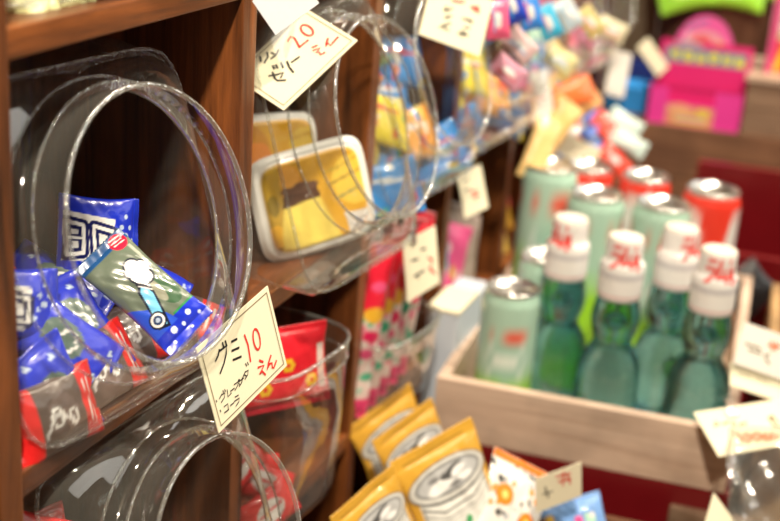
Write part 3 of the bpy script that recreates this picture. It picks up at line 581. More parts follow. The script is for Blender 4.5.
# long pink candy sticks
def d_stick(seed):
    def d(u, v):
        r = random.Random(seed); P = Paint(u, v, (.82,.66,.60), .16); P.soft = .01
        for k in range(26): P.ell(r.random(), r.uniform(0,.62), .022, .016, [(.80,.10,.20),(.10,.50,.30),(.85,.8,.75),(.45,.70,.55),(.80,.25,.35)][r.randrange(5)], r.uniform(0,90))
        P.rect(0,.60,1,1,(.80,.02,.05)); P.ell(.5,.60,.07,.045,(.90,.50,.04)); P.ell(.5,.48,.06,.035,(.03,.42,.22) if seed % 2 else (.80,.02,.12)); P.ell(.5,.76,.05,.03,(.85,.10,.25)); P.rect(0,0,1,.12,(.85,.06,.20)); P.ell(.4,.38,.05,.03,(.82,.10,.25)); P.ell(.6,.25,.05,.025,(.10,.5,.3)); return P.c
    return d
make_bin((.985,.045,.7905), .125, .155, .070, 'low open clear bin holding the upright pink candy sticks', YW)
for i, (px, lean) in enumerate(((366,-4),(375,-4),(384,-5),(393,-6),(401,-7),(380,-3),(392,-5))):
    y = .0 if i < 5 else .05
    base = at(px-2, 388, Y=y); base[2] = .800; n = np.array((-.5,-.85,.1))
    M4 = frame_n((base[0]+.002*i, y, .872), n, 8+lean*.5)
    M4 = M4 @ Matrix.Rotation(math.radians(-2+i*.5), 4, 'Y')
    thing_packet('candy_stick', M4, .027, .150, .012, d_stick(i), 'long pink and red wrapped candy stick standing in the middle bin', 'candy stick', 'pink candy sticks in the middle bin', 80+i, nu=16, nv=90, crimp='y', pad=.03)

# ------------------------------------------------------------------ gold pouches with printed cans
pouches = [
 ('A', (.8619,-.1069,.7736), (-.55,-.74,.40), -25, 1.18, 0, 'gold topped pouch printed with a silver drink can lid, the front and largest pouch'),
 ('B', (.9398,-.0290,.760), (-.50,-.84,.22), -33, 1.05, 0, 'darker gold pouch with a can print, topmost against the shelf divider'),
 ('C', (.9111,-.0602,.7687), (-.50,-.84,.28), -32, 1.00, 0, 'gold pouch with a can print wedged behind the front pouch'),
 ('D', (.8002,-.0713,.7645), (-.42,-.86,.30), -36, .98, 0, 'gold pouch with a can print, lowest and leftmost of the pouches'),
 ('E', (.898,-.144,.755), (-.45,-.80,.45), 30, .95, 1, 'white pouch with black dots and orange flowers, right of the gold pouches')]
for i, (k, p, n, a, s, st, lab) in enumerate(pouches):
    thing_packet('candy_pouch', frame_n(p, n, a), .070*s, .092*s, .013, make_can_pouch(i, st), lab, 'candy pouch', 'pouches in the front box', 90+i, nu=110, nv=130, crimp='y', pad=.09, wrinkle=.22)

# ------------------------------------------------------------------ price cards
def price_card(key, label, mat='paper', clip=None, thick=.0006, lw=(.0011,.0006,.0011), border=True, redmat='red_ink', blackmat='ink', s=1.0):
    T = TAGS[key]; root = empty('price_card', (0,0,0), label, 'price card', 'handwritten price cards')
    w, h = T['w'], T['h']
    MB().box((-w/2, 0, -h/2), (w/2, thick, h/2)).build('card', M[mat], root)
    if border:
        mb = MB(); i = .0032*w/.08; x, z = w/2-i, h/2-i
        for a, b in (((-x,-z),(x,-z)),((x,-z),(x,z)),((x,z),(-x,z)),((-x,z),(-x,-z))): ribbon(mb, [a, b], .0006*w/.08)
        mb.build('border_line', M['line'], root)
    if T['black'] or T['small']:
        mb = MB(); [ribbon(mb, l, lw[0]) for l in T['black']]; [ribbon(mb, l, lw[1]) for l in T['small']]; tag(mb.build('writing', M[blackmat], root), 'black handwriting')
    if T['red']:
        mb = MB(); [ribbon(mb, l, lw[2]) for l in T['red']]; tag(mb.build('price', M[redmat], root), 'red handwritten price')
    if clip:
        cx, cz = clip; mb = MB(); mb.box((cx-.005,-.0022,cz-.006), (cx+.005,.0030,cz+.003), .0008); mb.tube([(cx-.003,-.002,cz+.002),(cx-.003,-.006,cz+.010),(cx+.003,-.006,cz+.010),(cx+.003,-.002,cz+.002)], .0006); tag(mb.build('clip', M['steel'], root), 'shiny metal clip')
    c_ = CAM+(np.array(T['c'])-CAM)*s; return put(root, frame(c_, T['ex'], T['ez']) @ Matrix.Scale(s, 4))
price_card('gummy', 'cream card reading 10 yen for gummies, on the board edge under the near jar', lw=(.0014,.0008,.0015), s=.93)
price_card('jelly', 'cream card reading 20 yen for pudding jelly, lying on the neck of the second jar', lw=(.0015,.0007,.0015))
price_card('far', 'cream card with blurred black columns and red top marks, on the third jar', lw=(.0016,.001,.0022), border=False)
price_card('stick', 'cream card clipped to the bin of pink candy sticks', clip=(-.016,.026), lw=(.002,.001,.002), border=False)
price_card('mid', 'small cream card with a red mark under the far jars, beside the tall green can', lw=(.0015,.001,.0018), border=False)
price_card('bottle', 'cream card reading 100 yen in orange, clipped to the corner of the bottle crate', clip=(-.013,.018), lw=(.002,.002,.0034), border=False, redmat='orange_ink', blackmat='line')
price_card('white', 'white card with faint writing, right of the bottles above the yellow strip', mat='paper_white', lw=(.0018,.001,.0024), border=False, redmat='orange_ink', blackmat='line')
price_card('strip', 'narrow yellow card strip under the white card at the right edge', lw=(.0012,.001,.001), border=False, blackmat='line')
price_card('crateend', 'small beige card with a red scribble in front of the red box', clip=None, lw=(.0012,.001,.0014), border=False)
price_card('corner', 'blank cream card corner at the bottom edge, right of the red box', border=False)
price_card('hang', 'tall narrow white card hanging from the fourth jar, above the green cans', mat='paper_white', lw=(.001,.001,.0012), border=False)
# further hanging cards, seen as pale blurs
def plain_card(px, py, d, w, h, ang, mat, label):
    p = CAM + (RIGHT*(px-390)/FPX + DOWN*(py-260.5)/FPX + FWD)*d
    if p[1] > -.03: p = at(px, py, Y=-.03)
    o = MB().box((-w/2,0,-h/2), (w/2,.0006,h/2)).build('price_card', M[mat]); put(o, frame_n(p, (-.75,-.62,.2), ang)); return tag(o, label, 'price card', 'handwritten price cards')
plain_card(286, 2, .70, .030, .022, -38, 'paper_pale', 'pale bluish card corner hanging above the 20 yen card')
plain_card(618, 74, 1.74, .030, .060, 8, 'paper_white', 'blurred white card hanging on a far jar, left of the blue box')
plain_card(653, 57, 1.78, .052, .022, 50, 'paper', 'slanted cream card hanging left of the pink display box')
plain_card(578, 150, 1.55, .058, .026, 22, 'paper', 'cream card lying across the small packets behind the cans')

# ------------------------------------------------------------------ tables, boxes and the bottle crate
tb = empty('display_table', (1.9,-.62,0), 'brown wooden table under the boxes, beside the cubby shelf', 'table')
MB().box((-1.15,-.70,.555), (1.15,.60,.595), .003).build('tabletop', M['table'], tb)
for sx in (-1.08, 1.08):
    for sy in (-.64, .54): MB().box((sx-.03,sy-.03,0), (sx+.03,sy+.03,.555), .002).build('leg', M['table'], tb)
YC = math.radians(4.5)
def rot_root(name, loc, yaw, label, cat, group=None):
    r = empty(name, loc, label, cat, group); r.rotation_euler = (0,0,yaw); return r
# red lacquer box under the crate (local: x away, y towards the shelf)
rb = rot_root('red_box', (1.022,-.175,.596), YC, 'dark red lacquered box under the bottle crate', 'box')
MB().box((0,-.128,0), (.012,.128,.1485), .001).build('front_panel', M['red_lacquer'], rb)
MB().box((.39,-.128,0), (.402,.128,.148), .001).build('back_panel', M['red_lacquer'], rb)
for y in (-.128, .116): MB().box((.012,y,0), (.39,y+.012,.148), .001).build('side_panel', M['red_lacquer'], rb)
MB().box((.012,-.116,.0), (.39,.116,.010)).build('bottom_panel', M['red_lacquer'], rb)
cr = rot_root('wooden_crate', (1.022,-.168,.7455), YC, 'pale bare wood crate holding the soda bottles and cans', 'crate')
CH = .058
MB().box((0,-.130,0), (.010,.132,CH), .0008).build('front_board', M['pale_wood'], cr)
MB().box((.405,-.130,0), (.415,.132,CH), .0008).build('back_board', M['pale_wood'], cr)
MB().box((.010,.122,0), (.405,.132,CH), .0008).build('side_board', M['pale_wood'], cr)
MB().box((.010,-.130,0), (.405,-.120,CH), .0008).build('side_board', M['pale_wood'], cr)
MB().box((.010,-.120,0), (.405,.122,.006)).build('base_board', M['pale_wood'], cr)
FLOORZ = .7455+.0062

# ------------------------------------------------------------------ soda bottles
GL = [(.0255,0),(.0285,.003),(.029,.010),(.029,.052),(.0282,.062),(.0255,.071),(.0215,.078),(.0178,.084),(.0172,.088),(.0185,.093),(.0208,.100),(.0218,.107),(.0215,.114),(.0200,.122),(.0182,.130),(.0170,.138),(.0160,.150),(.0150,.160)]
def d_cap(u, v):
    P = Paint(u, v, (.84,.84,.82), 1.9); P.soft = .012
    for y in (.10,.17,.24,.31): P.line([(0,y),(1,y)], .026, (.74,.40,.42))
    P.line([(0,.40),(1,.40)], .05, (.50,.50,.54)); P.line([(0,.03),(1,.03)], .04, (.60,.60,.62))  # grey bands: shading painted into the sleeve colour
    for c in (.25,.75):
        for pts in ([(-.11,.86),(-.05,.87)], [(-.12,.76),(-.04,.78),(-.05,.66),(-.10,.56)], [(.0,.88),(-.02,.62),(.04,.64)], [(.03,.74),(.055,.58)], [(.08,.90),(.10,.85)], [(.075,.78),(.13,.78),(.07,.62)], [(.105,.72),(.105,.55)], [(.12,.68),(.14,.60)]):
            P.line([(c+x, y) for x, y in pts], .055, (.78,.04,.03))
    P.rect(0,.95,1,1,(.78,.74,.66)); return P.c
def lathe_painted(name, prof, design, mat, parent, n=56, sub=4, a0=0.0, cap=True):
    """painted surface of revolution; u runs round once, v follows the profile"""
    P = []; 
    for (r0, z0), (r1, z1) in zip(prof, prof[1:]):
        for k in range(sub): P.append((r0+(r1-r0)*k/sub, z0+(z1-z0)*k/sub))
    P.append(prof[-1]); P = np.array(P); m = len(P); zmin, zmax = P[0,1], P[-1,1]
    th = np.linspace(0, 2*PI, n+1)+a0; U = np.linspace(0, 1, n+1)
    vs = np.stack([np.outer(np.cos(th), P[:,0]).ravel(), np.outer(np.sin(th), P[:,0]).ravel(), np.tile(P[:,1], n+1)], 1)
    u = np.repeat(U, m); v = np.tile((P[:,1]-zmin)/(zmax-zmin), n+1)
    fs = [(i*m+j, (i+1)*m+j, (i+1)*m+j+1, i*m+j+1) for i in range(n) for j in range(m-1)]
    if cap: fs.append(tuple(i*m+m-1 for i in range(n)))
    return mesh(name, vs, fs, M[mat], parent, 'auto' if False else True, design(u, v))
def make_bottle():
    root = empty('soda_bottle', (0,0,0), 'x', 'glass bottle', 'glass marble soda bottles in the crate')
    MB().lathe(GL, 48).build('glass_body', M['glass'], root, True)
    MB().lathe([(.001,.100),(.0055,.102),(.0078,.1075),(.0055,.113),(.001,.115)], 20).build('marble', M['marble'], root, True)
    lathe_painted('cap_sleeve', [(.0176,.129),(.0195,.131),(.0200,.136),(.0200,.158),(.0192,.163),(.0164,.166),(.0160,.184),(.0150,.187),(.002,.1875)], d_cap, 'cap', root, 72, 5)
    return root
def copy_tree(o, parent=None):
    c = o.copy(); C.objects.link(c); c.parent = parent
    for ch in o.children: copy_tree(ch, c)
    return c
b0 = make_bottle()
bspots = [((1.095,-.174), 105, 'green glass soda bottle, second from the left, between the leftmost and the set back bottle'),
          ((1.120,-.118), 60, 'green glass soda bottle, leftmost, right beside the short green can'),
          ((1.150,-.214), 150, 'green glass soda bottle, third from the left, standing a little behind the others'),
          ((1.105,-.254), 108, 'green glass soda bottle, rightmost, in front of the red and white can')]
for i, ((x, y), a, lab) in enumerate(bspots):
    b = b0 if i == 0 else copy_tree(b0)
    b.location = (x, y, FLOORZ); b.rotation_euler = (0,0,math.radians(a)); b['label'] = lab

# ------------------------------------------------------------------ drink cans
def d_green_can(k, tall=False):
    def d(u, v):
        P = Paint(u, v, (.42,.64,.52), 1.4); P.soft = .015
        t = np.clip(((.58 if tall else .42)-v)/.16+.1*np.sin(u*31), 0, 1)[:, None]; dv = .12 if tall else 0; P.c = P.c*(1-t)+np.array([[.32,.66,.03]])*t
        for c in (.17,.5,.83):
            P.ell(c,.50,.17,.20,(.34,.58,.48)); P.ring(c,.50,.16,.02,(.70,.82,.76))
            P.line([(c-.12,.66+dv),(c+.12,.72+dv)], .03, (.80,.09,.05)); P.line([(c-.10,.715+dv),(c-.04,.73+dv)], .03, (.80,.09,.05)); P.line([(c+.03,.64+dv),(c+.10,.655+dv)], .025, (.72,.20,.12))
            P.line([(c-.06,.50),(c+.06,.50)], .03, (.75,.85,.80)); P.line([(c-.05,.43),(c+.04,.43)], .02, (.30,.50,.38)); P.ell(c+.06,.18,.05,.03,(.65,.15,.05)); P.ell(c-.03,.12,.06,.04,(.30,.60,.05))
        return P.c
    return d
def d_red_can(u, v):
    P = Paint(u, v, (.82,.82,.80), 1.4); P.soft = .015
    for c in (0, .5, 1.0):
        P.rect(c-.25,.93,c+.25,1,(.80,.05,.03)); P.poly([(c-.035,.30),(c+.035,.30),(c+.05,.66),(c-.05,.66)], (.80,.05,.03)); P.poly([(c-.05,.64),(c+.05,.64),(c+.115,.95),(c-.115,.95)], (.80,.05,.03))
    for c in (.0,.5,1.0): P.rect(c-.04,0,c+.04,.4,(.80,.05,.03))
    for c in (.25,.75):
        P.ell(c,.55,.10,.30,(.82,.83,.84))
        for y in (.86,.78,.70,.62,.52,.42): P.line([(c-.05,y),(c+.05,y+.03)], .045, (.16,.26,.50))
    return P.c
def make_can(name, R, H, design, label, x, y, a, z=FLOORZ, group='drink cans in the crate'):
    root = empty(name, (x,y,z), label, 'drink can', group); root.rotation_euler = (0,0,math.radians(a))
    lathe_painted('body', [(R*.86,.0),(R*.98,.006),(R,.012),(R,H-.016),(R*.99,H-.012),(R*.90,H-.004)], design, 'canpaint', root, 64, 8, cap=False)
    mb = MB(); mb.lathe([(R*.90,H-.004),(R*.915,H-.0012),(R*.90,H),(R*.87,H-.0008),(R*.84,H-.006),(R*.80,H-.007),(.003,H-.006)], 48); ld = mb.build('lid', M['silver'], root, True)
    mb = MB(); mb.tube([(.009*math.cos(t)-.004, .006*math.sin(t), H-.0045) for t in np.linspace(0, 2*PI, 18)[:-1]], .0009, 6, True); mb.box((-.002,-.003,H-.006), (.012,.003,H-.0043)); mb.build('pull_tab', M['silver'], ld)
    return root
make_can('drink_can', .0268, .125, d_green_can(0), 'short pale green can at the front left corner of the crate', 1.080, -.080, 15)
make_can('drink_can', .0290, .187, d_green_can(1, True), 'tall pale green can with red script at the back left of the crate', 1.285, -.056, 20)
make_can('drink_can', .0295, .172, d_green_can(2, True), 'pale green can with silver lid behind the two left bottle caps', 1.262, -.112, 80)
make_can('drink_can', .0295, .172, d_green_can(3, True), 'pale green can with silver lid behind the third bottle cap', 1.268, -.178, 140)
make_can('drink_can', .0300, .176, d_red_can, 'red and white can with blue letters behind the rightmost bottle', 1.335, -.218, 200)
make_can('drink_can', .0270, .176, d_red_can, 'can with a red band and silver lid in the back row, left of the two', 1.345, -.084, 110)
make_can('drink_can', .0270, .176, d_red_can, 'silver lidded can in the back row, just left of the red and white can', 1.345, -.146, 110)
make_can('drink_can', .0268, .125, d_green_can(5), 'short green can standing behind the leftmost bottle', 1.180, -.085, 300)

# ------------------------------------------------------------------ second crate at the right edge, seen behind the cards
tc = rot_root('wooden_crate', (1.14,-.44,.596), YC, 'tan wooden box at the right edge, behind the price cards', 'crate')
MB().box((0,-.12,0), (.010,.128,.205), .001).build('front_board', M['tan_wood'], tc)
MB().box((.30,-.12,0), (.31,.128,.205), .001).build('back_board', M['tan_wood'], tc)
for y in (-.12, .118): MB().box((.010,y,0), (.30,y+.010,.205), .001).build('side_board', M['tan_wood'], tc)
MB().box((.010,-.11,0), (.30,.118,.008)).build('base_board', M['tan_wood'], tc)
bk = MB(); bk.box((-.09,-.012,0), (.09,.012,.13), .002); o = bk.build('wooden_block', M['grey_wood']); o.location = (1.02,-.345,.596); o.rotation_euler = (0,0,math.radians(80)); tag(o, 'grey brown wooden block below the 100 yen card, right of the red box', 'block')
o = crumple('plastic_bag', frame_n(at(772,488,X=.98), (-.75,-.5,.4), 0), .08, .10, .012, 'bag', 12, 'crinkled clear bag at the bottom right corner of the view', 'plastic bag')
thing_packet('candy_packet', frame_n(at(566,523,X=.93), (-.8,-.4,.45), 60), .05,.034,.012, make_pink(6), 'blue and violet wrapped candy just below the small beige card', 'candy packet', None, 120)
thing_packet('candy_packet', frame_n(at(590,525,X=.94), (-.8,-.4,.45), 75), .05,.030,.012, make_pink(11), 'pale blue wrapped candy at the bottom edge, in front of the red box', 'candy packet', None, 121)
tr_ = rot_root('candy_tray', (.885,-.135,.596), YC, 'dark tray holding the gold pouches', 'tray')
MB().box((-.13,-.13,0), (.10,.10,.105)).build('base', M['rattan'], tr_)
for lo, hi in (((-.13,-.13,.105),(-.122,.10,.125)), ((.092,-.13,.105),(.10,.10,.125)), ((-.122,-.13,.105),(.092,-.122,.125)), ((-.122,.092,.105),(.092,.10,.125))): MB().box(lo, hi).build('side_wall', M['rattan'], tr_)

# ------------------------------------------------------------------ dark red trays behind the crate on the right
r2 = rot_root('red_tray', (1.50,-.395,.596), YC, 'dark red tray standing behind the cans on the right', 'tray')
MB().box((0,-.20,0), (.012,.22,.215), .001).build('front_panel', M['red_lacquer'], r2)
MB().box((-.004,-.20,.150), (.0,.22,.165), .001).build('ledge', M['red_lacquer'], r2)
MB().box((.012,-.20,0), (.17,-.188,.215), .001).build('side_panel', M['red_lacquer'], r2); MB().box((.012,.208,0), (.17,.22,.215), .001).build('side_panel', M['red_lacquer'], r2)
MB().box((.17,-.20,0), (.182,.22,.275), .001).build('back_panel', M['red_lacquer'], r2)
MB().box((.012,-.188,0), (.17,.208,.01)).build('base', M['red_lacquer'], r2)
thing_packet('candy_packet', frame_n(at(748,290,X=1.44), (-.8,-.4,.45), 50), .05,.06,.014, lambda u, v: Paint(u, v, (.012,.012,.014)).c, 'glossy black candy packet right of the rightmost bottle cap', 'candy packet', None, 130)

# ------------------------------------------------------------------ plank crates with the pink display box
pc = rot_root('wooden_crate', (1.79,-.28,.596), YC, 'long brown plank crate under the pink display box', 'crate')
for k in range(4): MB().box((0,-.34,.072*k), (.012,.30,.072*k+.070), .001).build('plank', M['brown_wood'], pc)
for y in (-.34, .288): MB().box((.012,y,0), (.30,y+.012,.286), .001).build('side_board', M['brown_wood'], pc)
MB().box((.30,-.34,0), (.312,.30,.286), .001).build('back_board', M['brown_wood'], pc)
MB().box((.012,-.328,.270), (.30,.288,.286), .001).build('top_board', M['brown_wood'], pc)
ZT = .596+.2862
p2 = rot_root('wooden_crate', (1.800,-.31,ZT), YC, 'small grey brown wooden box under the snack box at the right edge', 'crate')
for k in range(2): MB().box((0,-.19,.037*k), (.010,.115,.037*k+.036), .001).build('plank', M['grey_wood'], p2)
MB().box((.010,-.19,.0), (.16,.115,.070), .001).build('body', M['grey_wood'], p2)
MB().box((-.004,-.19,.0735), (.162,.119,.080), .001).build('top_board', M['pale_wood'], p2)
PINK = (.85,.045,.30); HOT = (.75,.02,.20)
pd = rot_root('display_box', (1.815,-.128,ZT), YC, 'bright pink candy display box with yellow lettering and a round header', 'display box')
def card_panel(name, x, y0, y1, z0, z1, design, parent, mask=None, nu=60, nv=50, mat='print', d=.002):
    """upright printed card facing -x; local u runs towards -y"""
    us = np.linspace(0,1,nu); vs = np.linspace(0,1,nv); U, V = np.meshgrid(us, vs, indexing='ij'); u, v = U.ravel(), V.ravel()
    c = design(u, v); P0 = np.stack([np.full(len(u), x), y1-(y1-y0)*u, z0+(z1-z0)*v], 1); P1 = P0+np.array([d,0,0]); n0 = len(u)
    keep = np.ones(len(u), bool) if mask is None else mask(u, v); fs = []
    for i in range(nu-1):
        for j in range(nv-1):
            q = (i*nv+j, (i+1)*nv+j, (i+1)*nv+j+1, i*nv+j+1)
            if all(keep[k] for k in q): fs.append(q); fs.append(tuple(n0+k for k in reversed(q)))
    return mesh(name, np.concatenate([P0, P1]), fs, M[mat], parent, False, np.concatenate([c, c]))
def d_tray(u, v):
    P = Paint(u, v, (.86,.05,.38), 2.6); P.soft = .02; P.poly([(.2,.0),(.72,.0),(.72,.55),(.2,.55)], (.80,.30,.20)); P.ell(.35,.45,.35,.14,(.9,.45,.25)); P.ell(.6,.42,.2,.1,(.85,.65,.1)); P.line([(.33,.2),(.62,.2)], .22, (.80,.65,.15)); P.line([(.33,.2),(.62,.2)], .08, (.6,.3,.5)); return P.c
def d_header(u, v):
    P = Paint(u, v, HOT, 1.7); P.soft = .02; P.rect(.06,.52,.94,.86,(.22,.30,.42)); 
    for k in range(6):
        c = .13+.14*k; P.ell(c+.04, .70-.02*(k % 3), .085, .11 if k % 2 else .09, (.85,.80,.03), 20*(k % 3)); P.ell(c+.045, .69, .03, .03, (.22,.30,.42))
    P.ell(.30,.94,.28,.06,(.45,.4,.5)); return P.c
def d_dome(u, v):
    P = Paint(u, v, (.85,.12,.42), 1.3); P.soft = .02; P.ell(.5,.3,.42,.30,(.85,.35,.45)); P.ell(.45,.25,.22,.22,(.82,.10,.12)); P.ell(.75,.2,.16,.14,(.90,.50,.06)); P.line([(.2,.62),(.3,.72),(.42,.8),(.5,.84)], .07, (.25,.22,.45)); P.line([(.18,.35),(.22,.5)], .05, (.8,.7,.8)); return P.c
card_panel('front_tray', -.030, -.062, .062, .0, .052, d_tray, pd, mask=lambda u, v: ~((u > .22) & (u < .70) & (v > .62)))
MB().box((-.028,-.062,.0), (.065,.062,.003)).build('base', M['print'] if False else plain('pink card', (.80,.05,.32), .5), pd)
for y in (-.062, .060): MB().box((-.028,y,.003), (.065,y+.002,.052)).build('side_wall', plain('pink card side', (.80,.05,.32), .5), pd)
card_panel('header_panel', .0, -.066, .058, .048, .112, d_header, pd)
MB().box((.0022,-.066,.003), (.060,.058,.085), .001).build('inner_box', plain('pink inner', (.70,.02,.20), .5), pd)
card_panel('round_header', .004, -.040, .042, .096, .150, d_dome, pd, mask=lambda u, v: ((2*u-1)**2+(v*1.02)**2 < 1.02) | (v < .3))
# snack box at the right edge
def d_snack(u, v):
    P = Paint(u, v, (.82,.80,.74), 1.1); P.soft = .02; P.rect(0,.0,1,.36,(.80,.08,.04)); P.rect(0,.92,1,1,(.25,.30,.40)); P.ell(.35,.86,.20,.09,(.15,.40,.65)); P.line([(.0,.40),(1,.42)], .05, (.45,.60,.12))
    for k in range(5): P.line([(.1+.2*k,.05),(.2+.2*k,.34)], .07, (.92,.62,.03))
    P.ell(.75,.62,.2,.12,(.85,.84,.80)); P.line([(.1,.56),(.9,.60)], .05, (.55,.50,.45)); P.rect(0,0,.08,1,(.75,.05,.25)); return P.c
sb = rot_root('snack_box', (1.835,-.262,ZT+.0802), YC, 'red, yellow and white snack box on the small wooden box at the right edge', 'snack box')
card_panel('front_panel', -.0022, -.080, .052, .0, .130, d_snack, sb)
MB().box((0,-.080,0), (.06,.052,.130), .001).build('carton', plain('pink carton', (.70,.05,.22), .5), sb)
# blue boxes left of the pink display
o = MB().box((0,-.032,0), (.06,.026,.036), .001).build('blue_box', plain('bright blue card', (.03,.30,.80), .5)); o.location = (1.82,-.024,ZT); tag(o, 'bright blue box left of the pink display box', 'box')
o = MB().box((0,-.040,0), (.05,.040,.055), .001).build('blue_box', plain('navy card', (.012,.03,.20), .5)); o.location = (1.92,-.020,ZT); tag(o, 'dark navy box behind the bright blue box', 'box')
# things behind the display
bs = empty('woven_basket', (2.05,-.10,ZT), 'dark brown woven basket behind the pink display box', 'basket')
MB().lathe([(.07,0),(.085,.02),(.10,.12),(.105,.18),(.108,.19),(.098,.19),(.09,.10),(.075,.01)], 36, cap=False).build('body', M['rattan'], bs, True)
for i, (x, y, z) in enumerate(((1.93,-.08,.165),(1.95,-.14,.172),(1.98,-.20,.182),(2.0,-.02,.185))):
    thing_packet('snack_packet', frame_n((x,y,ZT+z), (-.9,-.2,.4), -10+20*i), .09,.06,.02, lambda u, v: Paint(u, v, (.30,.68,.05), 1.5).ell(.4,.5,.3,.2,(.62,.80,.12)).line([(.2,.7),(.8,.6)], .06, (.85,.85,.5)).c, 'bright green snack packet at the top, behind the pink display', 'snack packet', 'green packets at the top', 140+i, nu=24, nv=18)

# ------------------------------------------------------------------ small packets and paper heap between the jars and the cans
hb = rot_root('candy_basket', (1.60,-.088,.596), YC, 'brown basket heaped with small packets behind the cans', 'basket')
MB().box((-.08,-.07,0), (.08,.07,.20), .004).build('body', M['rattan'], hb)
r = random.Random(4)
for i in range(14):
    px = 560+ (i % 5)*17+r.uniform(-4,4); py = 126+(i//5)*17+r.uniform(-4,4)
    p = at(px, py, X=1.52+.02*(2-i//5)); pal = [(.55,.72,.72),(.80,.80,.76),(.10,.20,.65),(.80,.08,.05),(.60,.75,.70)]
    bc, oc = pal[i % 5], pal[(i+2) % 5]
    thing_packet('candy_packet', frame_n(p, (-.8,-.4,.45), r.uniform(20,80)), .045,.024,.010, (lambda bc, oc: lambda u, v: Paint(u, v, bc, 1.8).ell(.5,.5,.3,.2,oc).c)(bc, oc), 'small pale wrapped sweet in the heap behind the cans', 'candy packet', 'sweets heaped behind the cans', 150+i, nu=18, nv=12)
for i, (px, py, a, c) in enumerate(((556,128,-55,(.80,.50,.18)), (574,108,-35,(.78,.42,.16)), (540,150,-70,(.80,.55,.22)), (566,96,-20,(.80,.18,.05)))):
    thing_packet('snack_packet', frame_n(at(px, py, Y=-.04), (-.75,-.55,.4), a), .068,.031,.014, (lambda c: lambda u, v: Paint(u, v, c, 1.8).ell(.3,.5,.2,.12,(.85,.60,.25)).c)(c), 'tan paper wrapped snack slanting below the far jars', 'snack packet', 'tan wrapped snacks', 170+i, nu=24, nv=18)
# hanging packets above the far jars
for i, (px, py, d, c) in enumerate(((497,20,1.5,(.80,.12,.25)),(530,12,1.62,(.04,.25,.75)),(512,5,1.55,(.02,.06,.50)),(548,22,1.68,(.05,.45,.70)),(568,14,1.75,(.55,.65,.70)),(590,22,1.8,(.60,.50,.20)),(520,45,1.62,(.70,.50,.50)),(508,72,1.55,(.65,.30,.40)),(560,60,1.7,(.75,.68,.35)),(612,30,1.85,(.70,.65,.45)))):
    p = CAM + (RIGHT*(px-390)/FPX + DOWN*(py-260.5)/FPX + FWD)*d
    q0 = 1.0
    if p[1] > -.05: p = at(px, py, Y=-.05); q0 = max(.45, .8*float((p-CAM)@FWD)/d)
    thing_packet('snack_packet', frame_n(p, (-.8,-.55,.2), 85-7*i), .055*q0,.038*q0,.012*q0, (lambda c, i: lambda u, v: Paint(u, v, c, 1.4).ell(.5,.5,.3,.15,(.8,.8,.78)).line([(.2,.3),(.8,.35)], .08, (.75,.1,.1) if i % 2 else (.1,.4,.7)).c)(c, i), 'bright packet hanging on a strip beyond the cubby shelf jars', 'snack packet', 'packets hanging beyond the jars', 180+i, nu=20, nv=16)
# wire rack under the ceiling from which the strips and far cards hang
hr = empty('hanging_rack', (1.6,-.20,1.5), 'wire rack hung from the ceiling above the far jars', 'rack')
mb = MB()
for y in (-.30,-.20,-.10,0,.10,.20,.30): mb.box((-.35,y-.002,-.002), (.45,y+.002,.002))
for x in (-.35,-.15,.05,.25,.45): mb.box((x-.002,-.30,.002), (x+.002,.30,.006))
mb.build('grid', M['steel'], hr)
for x in (-.35,.45):
    for y in (-.30,.30): MB().box((x-.003,y-.003,.006), (x+.003,y+.003,1.1)).build('rod', M['steel'], hr)
bpy.context.view_layer.update()
for o in [o for o in C.objects if o.get('group') == 'packets hanging beyond the jars' or o.get('label', '').startswith(('blurred white card hanging', 'tall narrow white card', 'slanted cream card'))]:
    p = o.matrix_world.translation; s_ = MB().tube([(p.x,p.y,p.z+.005),(p.x,p.y,1.4985)], .0004, 5).build('string', M['film']); s_.parent = o; s_.matrix_parent_inverse = o.matrix_world.inverted()
# lower far cubby: white box, pink packets, orange packets
wb = MB().box((0,0,0), (.10,.031,.245), .003).build('plastic_box', M['white_box']); wb.location = (1.072,-.0335,.5955); tag(wb, 'tall narrow bluish white plastic box between the cubby shelf and the crate', 'box')
o = MB().box((-.001,-.001,0), (.06,.031,.003), .0005).build('card', M['paper']); o.location = (1.072,-.0335,.8408); tag(o, 'beige card lying on top of the bluish white box', 'card')
for i in range(6):
    x = 1.145+.022*i
    thing_packet('candy_packet', frame_n((x,.018+.012*(i % 2),.835+.004*(i % 3)), (-.5,-.8,.2), -10+12*(i % 3)), .046,.085,.014, make_pink(i*5) if i < 3 else (lambda u, v: Paint(u, v, (.42,.34,.30)).ell(.5,.5,.2,.3,(.55,.45,.40)).c), ['tall pinkish sweet packet standing in the cubby behind the bluish white box','tall greyish brown packet standing in the cubby behind the bluish white box'][i > 2], 'candy packet', ['pink packets behind the white box','grey brown packets behind the white box'][i > 2], 200+i, nu=20, nv=20, crimp='y')
for i, (px, py, c) in enumerate(((498,190,(.75,.10,.10)),(500,212,(.85,.50,.06)),(497,240,(.82,.58,.12)),(497,268,(.85,.08,.03)),(488,186,(.60,.10,.35)))):
    thing_packet('candy_packet', frame_n(at(px, py, X=1.40), (-.75,-.6,.2), 80), .045,.026,.010, (lambda c: lambda u, v: Paint(u, v, c).ell(.5,.5,.2,.3,(min(c[0]+.1,.9),c[1]*1.3,c[2])).c)(c), 'small red or orange packet in the gap left of the tall green can', 'candy packet', 'red and orange packets by the tall can', 210+i, nu=20, nv=16)

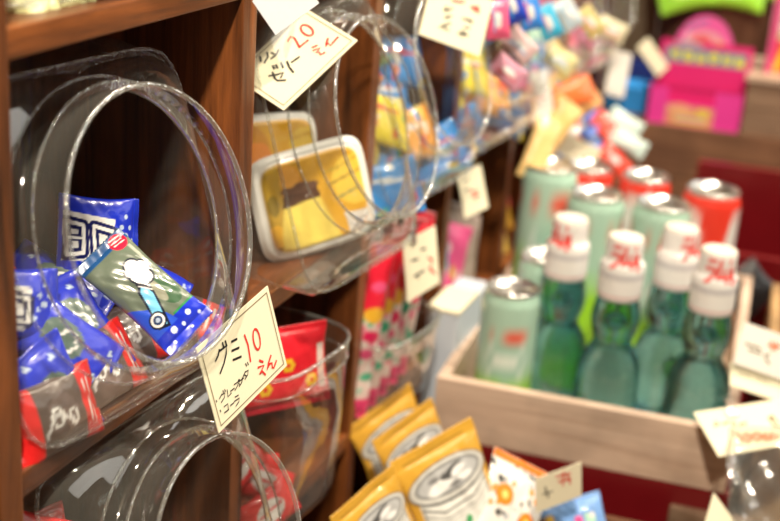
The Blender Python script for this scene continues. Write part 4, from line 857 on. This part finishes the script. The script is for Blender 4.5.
# ------------------------------------------------------------------ camera and light
cam = bpy.data.cameras.new('camera'); co = bpy.data.objects.new('camera', cam); C.objects.link(co)
R_, D_, F_ = [Vector(v).normalized() for v in (RIGHT, DOWN, FWD)]
co.matrix_world = Matrix(((R_.x,-D_.x,-F_.x,CAM[0]),(R_.y,-D_.y,-F_.y,CAM[1]),(R_.z,-D_.z,-F_.z,CAM[2]),(0,0,0,1)))
cam.sensor_width = 36; cam.lens = FPX*36/780; cam.clip_start = .02
cam.dof.use_dof = True; cam.dof.focus_distance = .745; cam.dof.aperture_fstop = 5.4; cam.dof.aperture_blades = 0
sc = bpy.context.scene; sc.camera = co
def area(name, loc, target, size, power, col=(1,.86,.68), shape='DISK'):
    l = bpy.data.lights.new(name, 'AREA'); l.shape = shape; l.size = size; l.energy = power; l.color = col
    o = bpy.data.objects.new(name, l); C.objects.link(o); o.location = loc
    o.rotation_euler = (Vector(target)-Vector(loc)).to_track_quat('-Z', 'Y').to_euler(); return o
area('ceiling_spot', (-.35,-.50,2.5), (.70,.05,1.0), .12, 60)
area('ceiling_spot', (.85,-.62,2.5), (.9,-.1,1.0), .12, 16)
area('ceiling_spot', (1.45,-.75,2.5), (1.3,-.2,.8), .12, 34)
area('ceiling_spot', (2.3,-.6,2.5), (1.9,-.2,.8), .12, 26)
area('fill_panel', (2.0,-1.7,2.55), (1.4,-.2,.8), 2.4, 42, (1,.95,.86))  # unseen soft fill lamp, added to brighten the bottles and their surroundings
w = bpy.data.worlds.new('world'); w.use_nodes = True; bg = w.node_tree.nodes['Background']; bg.inputs[0].default_value = (1,.90,.78,1); bg.inputs[1].default_value = .3; sc.world = w
sc.view_settings.view_transform = 'Standard'; sc.view_settings.look = 'None'; sc.view_settings.gamma = 1; sc.view_settings.exposure = -.35
sc.cycles.transparent_max_bounces = 40; sc.cycles.max_bounces = 14; sc.cycles.transmission_bounces = 12; sc.cycles.glossy_bounces = 6; sc.cycles.sample_clamp_indirect = 25
sc.cycles.use_denoising = True
